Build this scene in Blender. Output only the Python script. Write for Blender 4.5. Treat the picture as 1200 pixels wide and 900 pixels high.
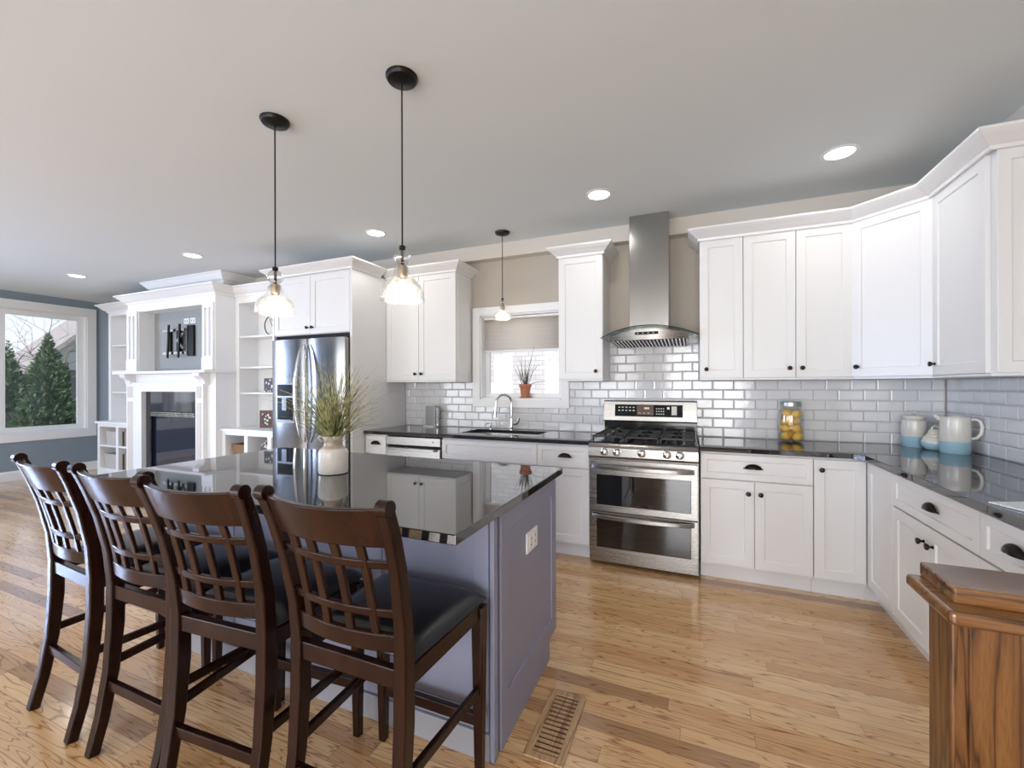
import bpy, bmesh, math, random
from mathutils import Vector, Matrix
PI = math.pi
R = math.radians
random.seed(7)
SC = bpy.context.scene
COL = SC.collection
for o in list(bpy.data.objects):
    bpy.data.objects.remove(o, do_unlink=True)

# ------------------------------------------------------------------ camera
CAM_H = 1.3307
D = 3.8587          # back wall plane
XR = 1.5974         # right wall plane
XL = -8.95          # left wall plane
YB = -3.6           # wall behind the camera
ZC = 2.703          # ceiling
cam = bpy.data.cameras.new('camera')
cam.sensor_width = 36
cam.lens = 503.83 / 1200 * 36
cam.shift_y = 2.4 / 1200
cam.clip_start = 0.02
camo = bpy.data.objects.new('camera', cam)
COL.objects.link(camo)
camo.matrix_world = Matrix.Translation((0, 0, CAM_H)) @ Matrix.Rotation(0.3989, 4, 'Z') @ Matrix.Rotation(PI / 2, 4, 'X') @ Matrix.Rotation(-0.0025, 4, 'Z')
SC.camera = camo

# ------------------------------------------------------------------ view
SC.view_settings.view_transform = 'Standard'
SC.view_settings.look = 'None'
SC.view_settings.gamma = 1
SC.view_settings.use_curve_mapping = False
SC.view_settings.exposure = 0.08
EXPO = SC.view_settings

# ------------------------------------------------------------------ world
W = bpy.data.worlds.new('World')
SC.world = W
W.use_nodes = True
wn = W.node_tree.nodes
wn.clear()
wo = wn.new('ShaderNodeOutputWorld')
wb = wn.new('ShaderNodeBackground')
wm = wn.new('ShaderNodeMix'); wm.data_type = 'RGBA'
wtc = wn.new('ShaderNodeTexCoord')
wsep = wn.new('ShaderNodeSeparateXYZ')
wmr = wn.new('ShaderNodeMapRange')
wmr.inputs['From Min'].default_value = 0.0
wmr.inputs['From Max'].default_value = 0.55
W.node_tree.links.new(wtc.outputs['Generated'], wsep.inputs[0])
W.node_tree.links.new(wsep.outputs['Z'], wmr.inputs['Value'])
W.node_tree.links.new(wmr.outputs[0], wm.inputs['Factor'])
wm.inputs['A'].default_value = (0.93, 0.95, 1.0, 1)
wm.inputs['B'].default_value = (0.30, 0.50, 0.92, 1)
W.node_tree.links.new(wm.outputs['Result'], wb.inputs['Color'])
wb.inputs['Strength'].default_value = 1.15
W.node_tree.links.new(wb.outputs[0], wo.inputs[0])

def add_light(name, kind, loc, rot, energy, color=(1, 1, 1), size=1, size_y=None, parent=None, **kw):
    l = bpy.data.lights.new(name, kind)
    l.energy = energy
    l.color = color
    if kind == 'AREA':
        l.shape = 'RECTANGLE' if size_y else 'DISK'
        l.size = size
        if size_y: l.size_y = size_y
    for k, v in kw.items(): setattr(l, k, v)
    o = bpy.data.objects.new(name, l)
    COL.objects.link(o)
    o.location = loc
    o.rotation_euler = rot
    if parent: o.parent = parent
    return o

sun = add_light('sun', 'SUN', (0, -6, 9), (0, 0, 0), 3.6, (1, .96, .9), angle=R(1.0))
sun.rotation_euler = Vector((-.30, .80, -.60)).to_track_quat('-Z', 'Y').to_euler()
# area lamps for daylight: three tall windows behind the camera, plus an added left-wall window
REAR_WINDOWS = [(-7.4, -4.8), (-3.9, -1.3), (-.6, 1.2)]
WIN_E = [115, 112, 135]
for (a, b), e in zip(REAR_WINDOWS, WIN_E):
    add_light('window_daylight', 'AREA', ((a + b) / 2, YB - .25, 1.25), (R(90), 0, 0), e, (.86, .92, 1) if a < -5 else (.98, .985, 1), b - a, 2.1)
add_light('window_daylight', 'AREA', (XL - .22, -.22, 1.45), (0, R(-90), 0), 300, (.48, .64, 1), 1.9, 1.45)  # cool fill lamp outside the added window, to blue the left floor
for (x, y, z, ry, sx, sy) in [(XL - .1, 2.3, 1.58, -90, 2.0, 2.8)]:
    po = add_light('window_portal', 'AREA', (x, y, z), (0, R(ry), 0), 1, size=sx, size_y=sy)
    po.data.cycles.is_portal = True

# ------------------------------------------------------------------ materials
def mat(name, col=(.8, .8, .8), rough=.5, metal=0, **kw):
    m = bpy.data.materials.new(name)
    m.use_nodes = True
    b = m.node_tree.nodes['Principled BSDF']
    b.inputs['Base Color'].default_value = (*col, 1)
    b.inputs['Roughness'].default_value = rough
    b.inputs['Metallic'].default_value = metal
    for k, v in kw.items():
        b.inputs[k.replace('_', ' ')].default_value = v
    return m

class NT:
    """small helper for procedural node trees"""
    def __init__(s, m):
        s.m = m; s.t = m.node_tree; s.n = s.t.nodes; s.b = s.n['Principled BSDF']
    def new(s, k, **kw):
        n = s.n.new(k)
        for a, v in kw.items(): setattr(n, a, v)
        return n
    def put(s, sock, v):
        if isinstance(v, bpy.types.NodeSocket): s.t.links.new(v, sock)
        else: sock.default_value = v
    def math(s, op, a, b=0.0, c=None):
        n = s.new('ShaderNodeMath', operation=op)
        s.put(n.inputs[0], a); s.put(n.inputs[1], b)
        if c is not None: s.put(n.inputs[2], c)
        return n.outputs[0]
    def comb(s, x=0.0, y=0.0, z=0.0):
        n = s.new('ShaderNodeCombineXYZ')
        for i, v in enumerate((x, y, z)): s.put(n.inputs[i], v)
        return n.outputs[0]
    def pos(s, obj=False):
        if obj:
            v = s.new('ShaderNodeTexCoord').outputs['Object']
        else:
            v = s.new('ShaderNodeNewGeometry').outputs['Position']
        n = s.new('ShaderNodeSeparateXYZ'); s.t.links.new(v, n.inputs[0])
        return v, n.outputs[0], n.outputs[1], n.outputs[2]
    def noise(s, vec, scale, detail=3, rough=.5, dist=0.0, out='Fac'):
        n = s.new('ShaderNodeTexNoise')
        s.put(n.inputs['Vector'], vec); n.inputs['Scale'].default_value = scale
        n.inputs['Detail'].default_value = detail; n.inputs['Roughness'].default_value = rough
        n.inputs['Distortion'].default_value = dist
        return n.outputs[out]
    def ramp(s, fac, stops, interp='LINEAR'):
        n = s.new('ShaderNodeValToRGB'); s.put(n.inputs[0], fac)
        cr = n.color_ramp; cr.interpolation = interp
        while len(cr.elements) < len(stops): cr.elements.new(.5)
        for e, (p, c) in zip(cr.elements, stops):
            e.position = p; e.color = (*c, 1) if len(c) == 3 else c
        return n.outputs[0]
    def mix(s, fac, a, b, kind='MIX'):
        n = s.new('ShaderNodeMix', data_type='RGBA', blend_type=kind)
        s.put(n.inputs['Factor'], fac)
        for k, v in (('A', a), ('B', b)):
            s.put(n.inputs[k], (*v, 1) if isinstance(v, tuple) and len(v) == 3 else v)
        return n.outputs['Result']
    def bump(s, h, strength=.2, dist=.01):
        n = s.new('ShaderNodeBump'); n.inputs['Strength'].default_value = strength
        n.inputs['Distance'].default_value = dist
        s.put(n.inputs['Height'], h); s.t.links.new(n.outputs[0], s.b.inputs['Normal'])
    def col(s, v): s.put(s.b.inputs['Base Color'], v)
    def rough(s, v): s.put(s.b.inputs['Roughness'], v)

def paint(name, col, rough, amt=.02, bump=0.05, scale=60):
    m = mat(name, col, rough); t = NT(m)
    v, *_ = t.pos()
    n = t.noise(v, 2.2, 4)
    t.col(t.mix(n, tuple(c * (1 - amt) for c in col), tuple(min(1, c * (1 + amt)) for c in col)))
    if bump: t.bump(t.noise(v, scale, 3), bump, .002)
    return m

M = {}
M['cab'] = paint('white_cabinet_paint', (.76, .755, .75), .32, .01, .02)
M['trim'] = paint('white_trim_paint', (.82, .82, .82), .35, .01, .02)
M['wall'] = paint('taupe_wall_paint', (.46, .41, .35), .7, .02, .1, 220)
M['wallblue'] = paint('blue_grey_wall_paint', (.235, .29, .335), .7, .02, .1, 220)  # grey wall colour with the blue cast of daylight mixed in
M['wallniche'] = paint('sage_grey_wall_paint', (.29, .305, .30), .7, .02, .1, 220)
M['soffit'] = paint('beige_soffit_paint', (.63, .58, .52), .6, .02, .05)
M['ceil'] = paint('ceiling_paint', (.71, .755, .765), .85, .015, .08, 300)
M['island'] = paint('grey_island_paint', (.25, .262, .355), .38, .02, .02)
M['black'] = mat('black_metal', (.012, .011, .010), .35, .6)
M['bronze'] = mat('dark_bronze', (.02, .015, .012), .3, .8)
M['blackgloss'] = mat('black_enamel', (.008, .008, .008), .12)
M['ovenglass'] = mat('dark_oven_glass', (.006, .006, .007), .04, Specular_IOR_Level=.9)
M['fireglass'] = mat('dark_fireplace_glass', (.012, .014, .03), .05, Specular_IOR_Level=1.0)
M['iron'] = mat('cast_iron', (.012, .012, .012), .45)
M['chrome'] = mat('brushed_chrome', (.72, .72, .72), .12, 1)
M['white'] = mat('white_plastic', (.82, .82, .82), .35)
M['silver'] = mat('satin_grey_plastic', (.36, .37, .38), .3, .4)
M['leather'] = mat('black_leather', (.010, .010, .013), .3)
t = NT(M['leather']); v, *_ = t.pos(); t.bump(t.noise(v, 260, 2), .12, .001)
M['rubber'] = mat('dark_recess', (.01, .01, .01), .8)  # near-black colour in place of shade in gaps, slots and openings

def steel(name, vertical=True, col=(.34, .328, .312), r=.27):
    m = mat(name, col, r, 1); t = NT(m)
    v, x, y, z = t.pos()
    if vertical: vv = t.comb(t.math('MULTIPLY', x, 90.0), t.math('MULTIPLY', y, 90.0), t.math('MULTIPLY', z, 1.2))
    else: vv = t.comb(t.math('MULTIPLY', x, 1.2), t.math('MULTIPLY', y, 1.2), t.math('MULTIPLY', z, 120.0))
    n = t.noise(vv, 2.0, 3)
    t.rough(t.math('MULTIPLY_ADD', n, .14, r - .06))
    t.bump(n, .03, .001)
    return m
M['steel'] = steel('brushed_stainless_steel', False)
M['steelv'] = steel('stainless_steel_vertical_grain', True, (.37, .365, .355), .20)

M['steelfridge'] = steel('refrigerator_stainless_steel', True, (.26, .255, .25), .18)
# polished black granite
m = mat('polished_black_granite', (.02, .02, .02), .03, Specular_IOR_Level=1.0, IOR=1.62); t = NT(m)
v, *_ = t.pos()
n1 = t.noise(v, 420, 2, .6); n2 = t.noise(v, 130, 3, .6)
c = t.ramp(n1, [(0, (.010, .010, .012)), (.60, (.014, .014, .016)), (.72, (.06, .06, .065)), (1, (.12, .12, .12))])
t.col(t.mix(t.ramp(n2, [(.55, (0, 0, 0)), (.75, (.5, .5, .5))]), c, (.03, .03, .035)))
M['granite'] = m

# glazed subway tile and grout
m = mat('glazed_subway_tile', (.70, .70, .715), .09, Specular_IOR_Level=.65); t = NT(m)
v, *_ = t.pos()
t.col(t.mix(t.noise(v, 5, 2), (.66, .66, .675), (.74, .74, .75)))
t.bump(t.noise(v, 26, 2), .12, .004)
M['tile'] = m
M['grout'] = mat('grey_grout', (.50, .495, .49), .9)

# oak strip floor: planks along X
def oak_floor():
    m = mat('oak_strip_floor', (.5, .3, .15), .2, Specular_IOR_Level=.55, Coat_Weight=.6, Coat_Roughness=.10); t = NT(m)
    v, x, y, z = t.pos()
    rowf = t.math('DIVIDE', y, .072); row = t.math('FLOOR', rowf)
    wnz = t.new('ShaderNodeTexWhiteNoise', noise_dimensions='1D'); t.put(wnz.inputs['W'], row)
    xo = t.math('ADD', t.math('DIVIDE', x, 1.05), t.math('MULTIPLY', wnz.outputs['Value'], 7.3))
    pid = t.math('FLOOR', xo)
    w2 = t.new('ShaderNodeTexWhiteNoise', noise_dimensions='2D'); t.put(w2.inputs['Vector'], t.comb(row, pid))
    rnd = w2.outputs['Value']
    w3 = t.new('ShaderNodeTexWhiteNoise', noise_dimensions='2D'); t.put(w3.inputs['Vector'], t.comb(pid, t.math('ADD', row, 91.0)))
    base = t.ramp(rnd, [(0, (.36, .19, .08)), (.10, (.52, .29, .13)), (.35, (.64, .37, .165)), (.7, (.70, .43, .205)), (1, (.76, .50, .26))])
    off = t.math('MULTIPLY', w3.outputs['Value'], 37.0)
    gv = t.comb(t.math('ADD', t.math('MULTIPLY', x, 1.6), off), t.math('MULTIPLY', y, 20.0), off)
    # cathedral figure: rings of a stretched noise
    n = t.noise(gv, .75, 2, .5, .35)
    rings = t.math('ABSOLUTE', t.math('SINE', t.math('MULTIPLY', n, 46.0)))
    ringc = t.ramp(rings, [(0, (.40, .31, .24)), (.16, (.72, .64, .56)), (.45, (1, 1, 1)), (1, (1, 1, 1))])
    fine = t.noise(t.comb(t.math('MULTIPLY', x, 9.0), t.math('MULTIPLY', y, 320.0), off), 1.0, 3, .65)
    finec = t.ramp(fine, [(.25, (.72, .66, .60)), (.5, (1, 1, 1)), (1, (1.0, 1.0, 1.0))])
    c = t.mix(1.0, base, ringc, 'MULTIPLY')
    c = t.mix(.7, c, finec, 'MULTIPLY')
    fy = t.math('FRACT', rowf); fx = t.math('FRACT', xo)
    ey = t.math('MINIMUM', fy, t.math('SUBTRACT', 1.0, fy))
    ex = t.math('MULTIPLY', t.math('MINIMUM', fx, t.math('SUBTRACT', 1.0, fx)), 18.0)
    e = t.math('MINIMUM', ey, ex)
    seam = t.ramp(e, [(0, (.35, .28, .22)), (.035, (1, 1, 1))])
    c = t.mix(.8, c, seam, 'MULTIPLY')
    t.col(c)
    t.rough(t.math('MULTIPLY_ADD', fine, .12, .14))
    t.bump(t.math('ADD', t.math('MULTIPLY', seam, .6), t.math('MULTIPLY', rings, .12)), .12, .002)
    return m
M['floor'] = oak_floor()

def wood(name, c0, c1, c2, axis='z', scale=1.0, rough=.3, coat=.2, ringk=30.0, fine=True, spec=.5):
    m = mat(name, c1, rough, Coat_Weight=coat, Coat_Roughness=.1, Specular_IOR_Level=spec); t = NT(m)
    v, x, y, z = t.pos(True)
    k = {'x': (1.2, 16, 16), 'y': (16, 1.2, 16), 'z': (16, 16, 1.2)}[axis]
    gv = t.comb(t.math('MULTIPLY', x, k[0] * scale), t.math('MULTIPLY', y, k[1] * scale), t.math('MULTIPLY', z, k[2] * scale))
    n = t.noise(gv, 1.0, 3, .55, .5)
    rings = t.math('ABSOLUTE', t.math('SINE', t.math('MULTIPLY', n, ringk)))
    c = t.ramp(rings, [(0, c0), (.35, c1), (1, c2)])
    if fine:
        gf = t.comb(*[t.math('MULTIPLY', a, kk * 14 * scale) for a, kk in zip((x, y, z), k)])
        f = t.noise(gf, 1.0, 2, .6)
        c = t.mix(.6, c, t.ramp(f, [(.3, (.55, .5, .45)), (.55, (1, 1, 1))]), 'MULTIPLY')
    t.col(c)
    t.bump(rings, .05, .001)
    return m
M['espresso'] = wood('espresso_stained_wood', (.014, .0045, .003), (.019, .0062, .0037), (.028, .0095, .0055), 'z', .6, .24, .10, 6, False, .22)
M['newel'] = wood('golden_oak', (.045, .017, .005), (.14, .056, .015), (.21, .092, .027), 'z', 1.3, .3, .35, 12)
M['newelcap'] = wood('golden_oak_cap', (.06, .023, .007), (.17, .072, .021), (.24, .11, .035), 'x', .9, .25, .5, 12)
M['ventwood'] = wood('light_oak', (.22, .11, .05), (.42, .25, .12), (.52, .33, .17), 'y', 1.2, .35, .2, 16)

# glass
def thin_glass(name, tint=(1, 1, 1), refl=.08, rough=0.0, specks=False, haze=.0):
    m = bpy.data.materials.new(name); m.use_nodes = True
    nt = m.node_tree; nt.nodes.clear()
    out = nt.nodes.new('ShaderNodeOutputMaterial')
    tr = nt.nodes.new('ShaderNodeBsdfTransparent'); tr.inputs[0].default_value = (*tint, 1)
    gl = nt.nodes.new('ShaderNodeBsdfGlossy'); gl.inputs['Roughness'].default_value = rough
    mx = nt.nodes.new('ShaderNodeMixShader')
    lw = nt.nodes.new('ShaderNodeLayerWeight'); lw.inputs[0].default_value = .35
    ma = nt.nodes.new('ShaderNodeMath'); ma.operation = 'MULTIPLY_ADD'
    nt.links.new(lw.outputs['Facing'], ma.inputs[0]); ma.inputs[1].default_value = .45 if specks else .3; ma.inputs[2].default_value = refl
    nt.links.new(ma.outputs[0], mx.inputs[0])
    nt.links.new(tr.outputs[0], mx.inputs[1]); nt.links.new(gl.outputs[0], mx.inputs[2])
    last = mx
    if specks:
        tc = nt.nodes.new('ShaderNodeTexCoord')
        vo = nt.nodes.new('ShaderNodeTexVoronoi'); vo.inputs['Scale'].default_value = 120
        nt.links.new(tc.outputs['Object'], vo.inputs['Vector'])
        cr = nt.nodes.new('ShaderNodeValToRGB'); cr.color_ramp.elements[0].position = .16; cr.color_ramp.elements[0].color = (.30, .30, .30, 1)
        cr.color_ramp.elements[1].position = .42; cr.color_ramp.elements[1].color = (.015, .015, .015, 1)
        nt.links.new(vo.outputs['Distance'], cr.inputs[0])
        df = nt.nodes.new('ShaderNodeBsdfTranslucent'); df.inputs[0].default_value = (.95, .95, .93, 1)
        m2 = nt.nodes.new('ShaderNodeMixShader')
        nt.links.new(cr.outputs[0], m2.inputs[0]); nt.links.new(mx.outputs[0], m2.inputs[1]); nt.links.new(df.outputs[0], m2.inputs[2])
        bp = nt.nodes.new('ShaderNodeBump'); bp.inputs['Strength'].default_value = .8; bp.inputs['Distance'].default_value = .004
        nt.links.new(vo.outputs['Distance'], bp.inputs['Height']); nt.links.new(bp.outputs[0], gl.inputs['Normal'])
        last = m2
    nt.links.new(last.outputs[0], out.inputs[0])
    return m
M['glass'] = thin_glass('window_glass', (1, 1, 1), .03)
M['jarglass'] = thin_glass('jar_glass', (.985, .99, .985), .06)
M['seeded'] = thin_glass('seeded_shade_glass', (.96, .96, .95), .12, .05, True)
M['globeglass'] = thin_glass('clear_globe_glass', (.93, .94, .94), .22)
M['hoodglass'] = thin_glass('curved_hood_glass', (.80, .88, .86), .16)

def emit(name, col, s):
    m = bpy.data.materials.new(name); m.use_nodes = True
    b = m.node_tree.nodes['Principled BSDF']
    b.inputs['Base Color'].default_value = (*col, 1)
    b.inputs['Emission Color'].default_value = (*col, 1); b.inputs['Emission Strength'].default_value = s
    return m
M['canlamp'] = emit('recessed_lamp_lens', (1, .98, .95), 9)
M['bulb'] = emit('warm_bulb', (1, .90, .74), 5)

# ------------------------------------------------------------------ mesh builder
class MB:
    def __init__(s, M_=None):
        s.v = []; s.f = []; s.M = M_ or Matrix.Identity(4)
    def add(s, vs, fs):
        n = len(s.v)
        s.v += [tuple(s.M @ Vector(p)) for p in vs]
        s.f += [tuple(i + n for i in f) for f in fs]
        return s
    def box(s, x0, x1, y0, y1, z0, z1):
        x0, x1 = sorted((x0, x1)); y0, y1 = sorted((y0, y1)); z0, z1 = sorted((z0, z1))
        return s.add([(x0, y0, z0), (x1, y0, z0), (x1, y1, z0), (x0, y1, z0), (x0, y0, z1), (x1, y0, z1), (x1, y1, z1), (x0, y1, z1)],
                     [(0, 3, 2, 1), (4, 5, 6, 7), (0, 1, 5, 4), (1, 2, 6, 5), (2, 3, 7, 6), (3, 0, 4, 7)])
    def hexa(s, b, t):   # four bottom, four top points (ccw from above)
        return s.add(list(b) + list(t), [(0, 3, 2, 1), (4, 5, 6, 7), (0, 1, 5, 4), (1, 2, 6, 5), (2, 3, 7, 6), (3, 0, 4, 7)])
    def prism(s, poly, z0, z1):
        n = len(poly)
        a = sum(poly[i][0] * poly[(i + 1) % n][1] - poly[(i + 1) % n][0] * poly[i][1] for i in range(n))
        if a < 0: poly = poly[::-1]
        return s.add([(x, y, z0) for x, y in poly] + [(x, y, z1) for x, y in poly],
                     [tuple(range(n - 1, -1, -1)), tuple(range(n, 2 * n))] + [(i, (i + 1) % n, n + (i + 1) % n, n + i) for i in range(n)])
    def lathe(s, prof, c=(0, 0, 0), n=24, axis='z', caps=True):
        vs = []; fs = []
        for r, h in prof:
            for k in range(n):
                a = 2 * PI * k / n
                p = (r * math.cos(a), r * math.sin(a), h)
                if axis == 'y': p = (p[0], -p[2], p[1])     # axis towards -y
                if axis == 'x': p = (p[2], p[0], p[1])
                vs.append((p[0] + c[0], p[1] + c[1], p[2] + c[2]))
        m = len(prof)
        for i in range(m - 1):
            for k in range(n):
                fs.append((i * n + k, i * n + (k + 1) % n, (i + 1) * n + (k + 1) % n, (i + 1) * n + k))
        if caps:
            fs.append(tuple(range(n - 1, -1, -1))); fs.append(tuple((m - 1) * n + k for k in range(n)))
        return s.add(vs, fs)
    def tube(s, pts, r, n=8, flat=None):
        pts = [Vector(p) for p in pts]; m = len(pts)
        rs = r if isinstance(r, (list, tuple)) else [r] * m
        T = [(pts[min(i + 1, m - 1)] - pts[max(i - 1, 0)]).normalized() for i in range(m)]
        up = Vector((0, 0, 1)) if abs(T[0].z) < .9 else Vector((1, 0, 0))
        N = (up - T[0] * up.dot(T[0])).normalized()
        vs = []; fs = []
        for i in range(m):
            N = (N - T[i] * N.dot(T[i])).normalized(); B = T[i].cross(N)
            for k in range(n):
                a = 2 * PI * k / n
                fx = flat if flat else 1
                vs.append(tuple(pts[i] + (N * math.cos(a) + B * math.sin(a) * fx) * rs[i]))
        for i in range(m - 1):
            for k in range(n):
                fs.append((i * n + k, i * n + (k + 1) % n, (i + 1) * n + (k + 1) % n, (i + 1) * n + k))
        fs.append(tuple(range(n - 1, -1, -1))); fs.append(tuple((m - 1) * n + k for k in range(n)))
        return s.add(vs, fs)
    def bar(s, path, w, d, side=(1, 0, 0)):
        """rectangular section swept along path; w along side, d across; w,d may be lists"""
        pts = [Vector(p) for p in path]; m = len(pts)
        ws = w if isinstance(w, (list, tuple)) else [w] * m
        ds = d if isinstance(d, (list, tuple)) else [d] * m
        vs = []; fs = []
        for i in range(m):
            T = (pts[min(i + 1, m - 1)] - pts[max(i - 1, 0)]).normalized()
            S = Vector(side); S = (S - T * S.dot(T)).normalized(); B = T.cross(S)
            for a, b in ((-1, -1), (1, -1), (1, 1), (-1, 1)):
                vs.append(tuple(pts[i] + S * a * ws[i] / 2 + B * b * ds[i] / 2))
        for i in range(m - 1):
            for k in range(4):
                fs.append((i * 4 + k, i * 4 + (k + 1) % 4, (i + 1) * 4 + (k + 1) % 4, (i + 1) * 4 + k))
        fs.append((3, 2, 1, 0)); fs.append(tuple((m - 1) * 4 + k for k in range(4)))
        return s.add(vs, fs)
    def sweep(s, path, prof, right=True):
        """mitred moulding: path of (x,y); prof closed list of (out, z); outward = right-hand side of the path"""
        P = [Vector((*p, 0)) for p in path]; m = len(P); sg = 1 if right else -1
        nr = []
        for i in range(m - 1):
            t = (P[i + 1] - P[i]).normalized(); nr.append(Vector((t.y, -t.x, 0)) * sg)
        off = []
        for i in range(m):
            if i == 0: o = nr[0]
            elif i == m - 1: o = nr[-1]
            else:
                b = (nr[i - 1] + nr[i]).normalized(); o = b / max(.2, b.dot(nr[i]))
            off.append(o)
        k = len(prof); vs = []; fs = []
        for i in range(m):
            for o, z in prof: 
                q = P[i] + off[i] * o; vs.append((q.x, q.y, z))
        for i in range(m - 1):
            for j in range(k):
                fs.append((i * k + j, i * k + (j + 1) % k, (i + 1) * k + (j + 1) % k, (i + 1) * k + j))
        fs.append(tuple(range(k - 1, -1, -1))); fs.append(tuple((m - 1) * k + j for j in range(k)))
        return s.add(vs, fs)
    def ball(s, c, r, n=16, m=10, sc=(1, 1, 1)):
        vs = [(c[0], c[1], c[2] + r * sc[2])]; fs = []
        for i in range(1, m):
            th = PI * i / m
            for k in range(n):
                a = 2 * PI * k / n
                vs.append((c[0] + r * sc[0] * math.sin(th) * math.cos(a), c[1] + r * sc[1] * math.sin(th) * math.sin(a), c[2] + r * sc[2] * math.cos(th)))
        vs.append((c[0], c[1], c[2] - r * sc[2])); L = len(vs) - 1
        for k in range(n):
            fs.append((0, 1 + k, 1 + (k + 1) % n)); fs.append((L, 1 + (m - 2) * n + (k + 1) % n, 1 + (m - 2) * n + k))
        for i in range(m - 2):
            for k in range(n):
                a = 1 + i * n; fs.append((a + k, a + n + k, a + n + (k + 1) % n, a + (k + 1) % n))
        return s.add(vs, fs)
    def slab(s, xs, ys, z0, z1, holes=()):
        """grid slab in xy with some cells left out"""
        nx, ny = len(xs), len(ys)
        cells = {(i, j) for i in range(nx - 1) for j in range(ny - 1)} - set(holes)
        idx = lambda i, j, t: (j * nx + i) * 2 + t
        vs = [(x, y, z) for y in ys for x in xs for z in (z0, z1)]; fs = []
        for (i, j) in cells:
            fs.append((idx(i, j, 1), idx(i + 1, j, 1), idx(i + 1, j + 1, 1), idx(i, j + 1, 1)))
            fs.append((idx(i, j, 0), idx(i, j + 1, 0), idx(i + 1, j + 1, 0), idx(i + 1, j, 0)))
            for di, dj, a, b in ((0, -1, (i, j), (i + 1, j)), (1, 0, (i + 1, j), (i + 1, j + 1)), (0, 1, (i + 1, j + 1), (i, j + 1)), (-1, 0, (i, j + 1), (i, j))):
                if (i + di, j + dj) not in cells:
                    fs.append((idx(*a, 0), idx(*b, 0), idx(*b, 1), idx(*a, 1)))
        return s.add(vs, fs)
    def build(s, name, m, parent=None, bevel=0, smooth=True, seg=2, solid=0, angle=38, subsurf=0):
        me = bpy.data.meshes.new(name); me.from_pydata(s.v, [], s.f)
        bm = bmesh.new(); bm.from_mesh(me)
        loose = [v for v in bm.verts if not v.link_faces]
        if loose: bmesh.ops.delete(bm, geom=loose, context='VERTS')
        bmesh.ops.recalc_face_normals(bm, faces=bm.faces)
        bm.to_mesh(me); bm.free()
        me.materials.append(m)
        if smooth:
            me.shade_smooth(); me.set_sharp_from_angle(angle=R(angle))
        o = bpy.data.objects.new(name, me); COL.objects.link(o)
        if parent: o.parent = parent
        if solid:
            md = o.modifiers.new('thickness', 'SOLIDIFY'); md.thickness = solid
        if bevel:
            md = o.modifiers.new('edge', 'BEVEL'); md.width = bevel; md.segments = seg; md.limit_method = 'ANGLE'; md.angle_limit = R(38)
        if subsurf:
            md = o.modifiers.new('round', 'SUBSURF'); md.levels = md.render_levels = subsurf
        return o

def tag(o, label, cat, group=None, kind=None):
    o['label'] = label; o['category'] = cat
    if group: o['group'] = group
    if kind: o['kind'] = kind
    return o
def thing(name, label, cat, loc=(0, 0, 0), rz=0, group=None):
    o = bpy.data.objects.new(name, None); COL.objects.link(o)
    o.empty_display_size = .1; o.location = loc; o.rotation_euler = (0, 0, rz)
    return tag(o, label, cat, group)
def struct(name, mb, m, **kw):
    o = mb.build(name, m, smooth=False, **kw); o['kind'] = 'structure'; return o
def dup(root, loc, rz=0, label=None, rec=None):
    r = root.copy(); COL.objects.link(r); r.location = loc; r.rotation_euler = (0, 0, rz)
    if label: r['label'] = label
    def rc(src, dst):
        for ch in list(src.children):
            c = ch.copy(); COL.objects.link(c); c.parent = dst; rc(ch, c)
    rc(root, r)
    return r

# ------------------------------------------------------------------ room shell
struct('floor', MB().box(XL - .3, XR + .2, YB - .3, D + .2, -.12, 0), M['floor'])
struct('ceiling', MB().box(XL - .3, XR + .2, YB - .3, D + .3, ZC, ZC + .25), M['ceil'])
def wallgrid(axis, a0, a1, fixed0, fixed1, openings, zt=ZC, zb=-.05):
    """wall along 'x' or 'y' with rectangular openings (a,b,z0,z1)"""
    As = sorted({a0, a1, *[o[0] for o in openings], *[o[1] for o in openings]})
    Zs = sorted({zb, zt, *[o[2] for o in openings], *[o[3] for o in openings]})
    holes = []
    for i in range(len(As) - 1):
        for j in range(len(Zs) - 1):
            ca = (As[i] + As[i + 1]) / 2; cz = (Zs[j] + Zs[j + 1]) / 2
            if any(o[0] < ca < o[1] and o[2] < cz < o[3] for o in openings): holes.append((i, j))
    if axis == 'x': T = Matrix(((1, 0, 0, 0), (0, 0, 1, 0), (0, 1, 0, 0), (0, 0, 0, 1)))
    else: T = Matrix(((0, 0, 1, 0), (1, 0, 0, 0), (0, 1, 0, 0), (0, 0, 0, 1)))
    mb = MB(T); mb.slab(As, Zs, fixed0, fixed1, holes)
    return mb
KW = (-1.97, -1.128, 1.20, 2.035)            # kitchen window opening
LW = (.85, 3.70, .66, 2.47)                  # living room window opening (Y range)
LW_ADDED = (-.95, .50, .5, 2.4)  # unseen window, added to bring cool fill light onto the left floor
struct('wall_back', wallgrid('x', -5.2, XR + .15, D, D + .15, [KW]), M['wall'])
struct('wall_back_living', wallgrid('x', XL - .15, -5.2, D, D + .15, []), M['wallblue'])
struct('wall_left', wallgrid('y', YB - .15, D + .15, XL - .15, XL, [LW, LW_ADDED]), M['wallblue'])
struct('wall_right', wallgrid('y', YB - .15, D + .15, XR, XR + .15, []), M['wall'])
struct('wall_front', wallgrid('x', XL - .15, XR + .15, YB - .15, YB, [(a, b, .2, 2.3) for a, b in REAR_WINDOWS]), M['wallblue'])
for i, (a, b) in enumerate(REAR_WINDOWS):
    c_ = (a + b) / 2
    mb = MB(Matrix(((1, 0, 0, 0), (0, 0, 1, 0), (0, 1, 0, 0), (0, 0, 0, 1)))).slab([a - .08, a + .05, c_ - .04, c_ + .04, b - .05, b + .08], [.12, .25, 2.25, 2.38], YB - .12, YB + .02, [(1, 1), (3, 1)])
    struct('window_%d' % (i + 3), mb, M['trim'])
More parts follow.
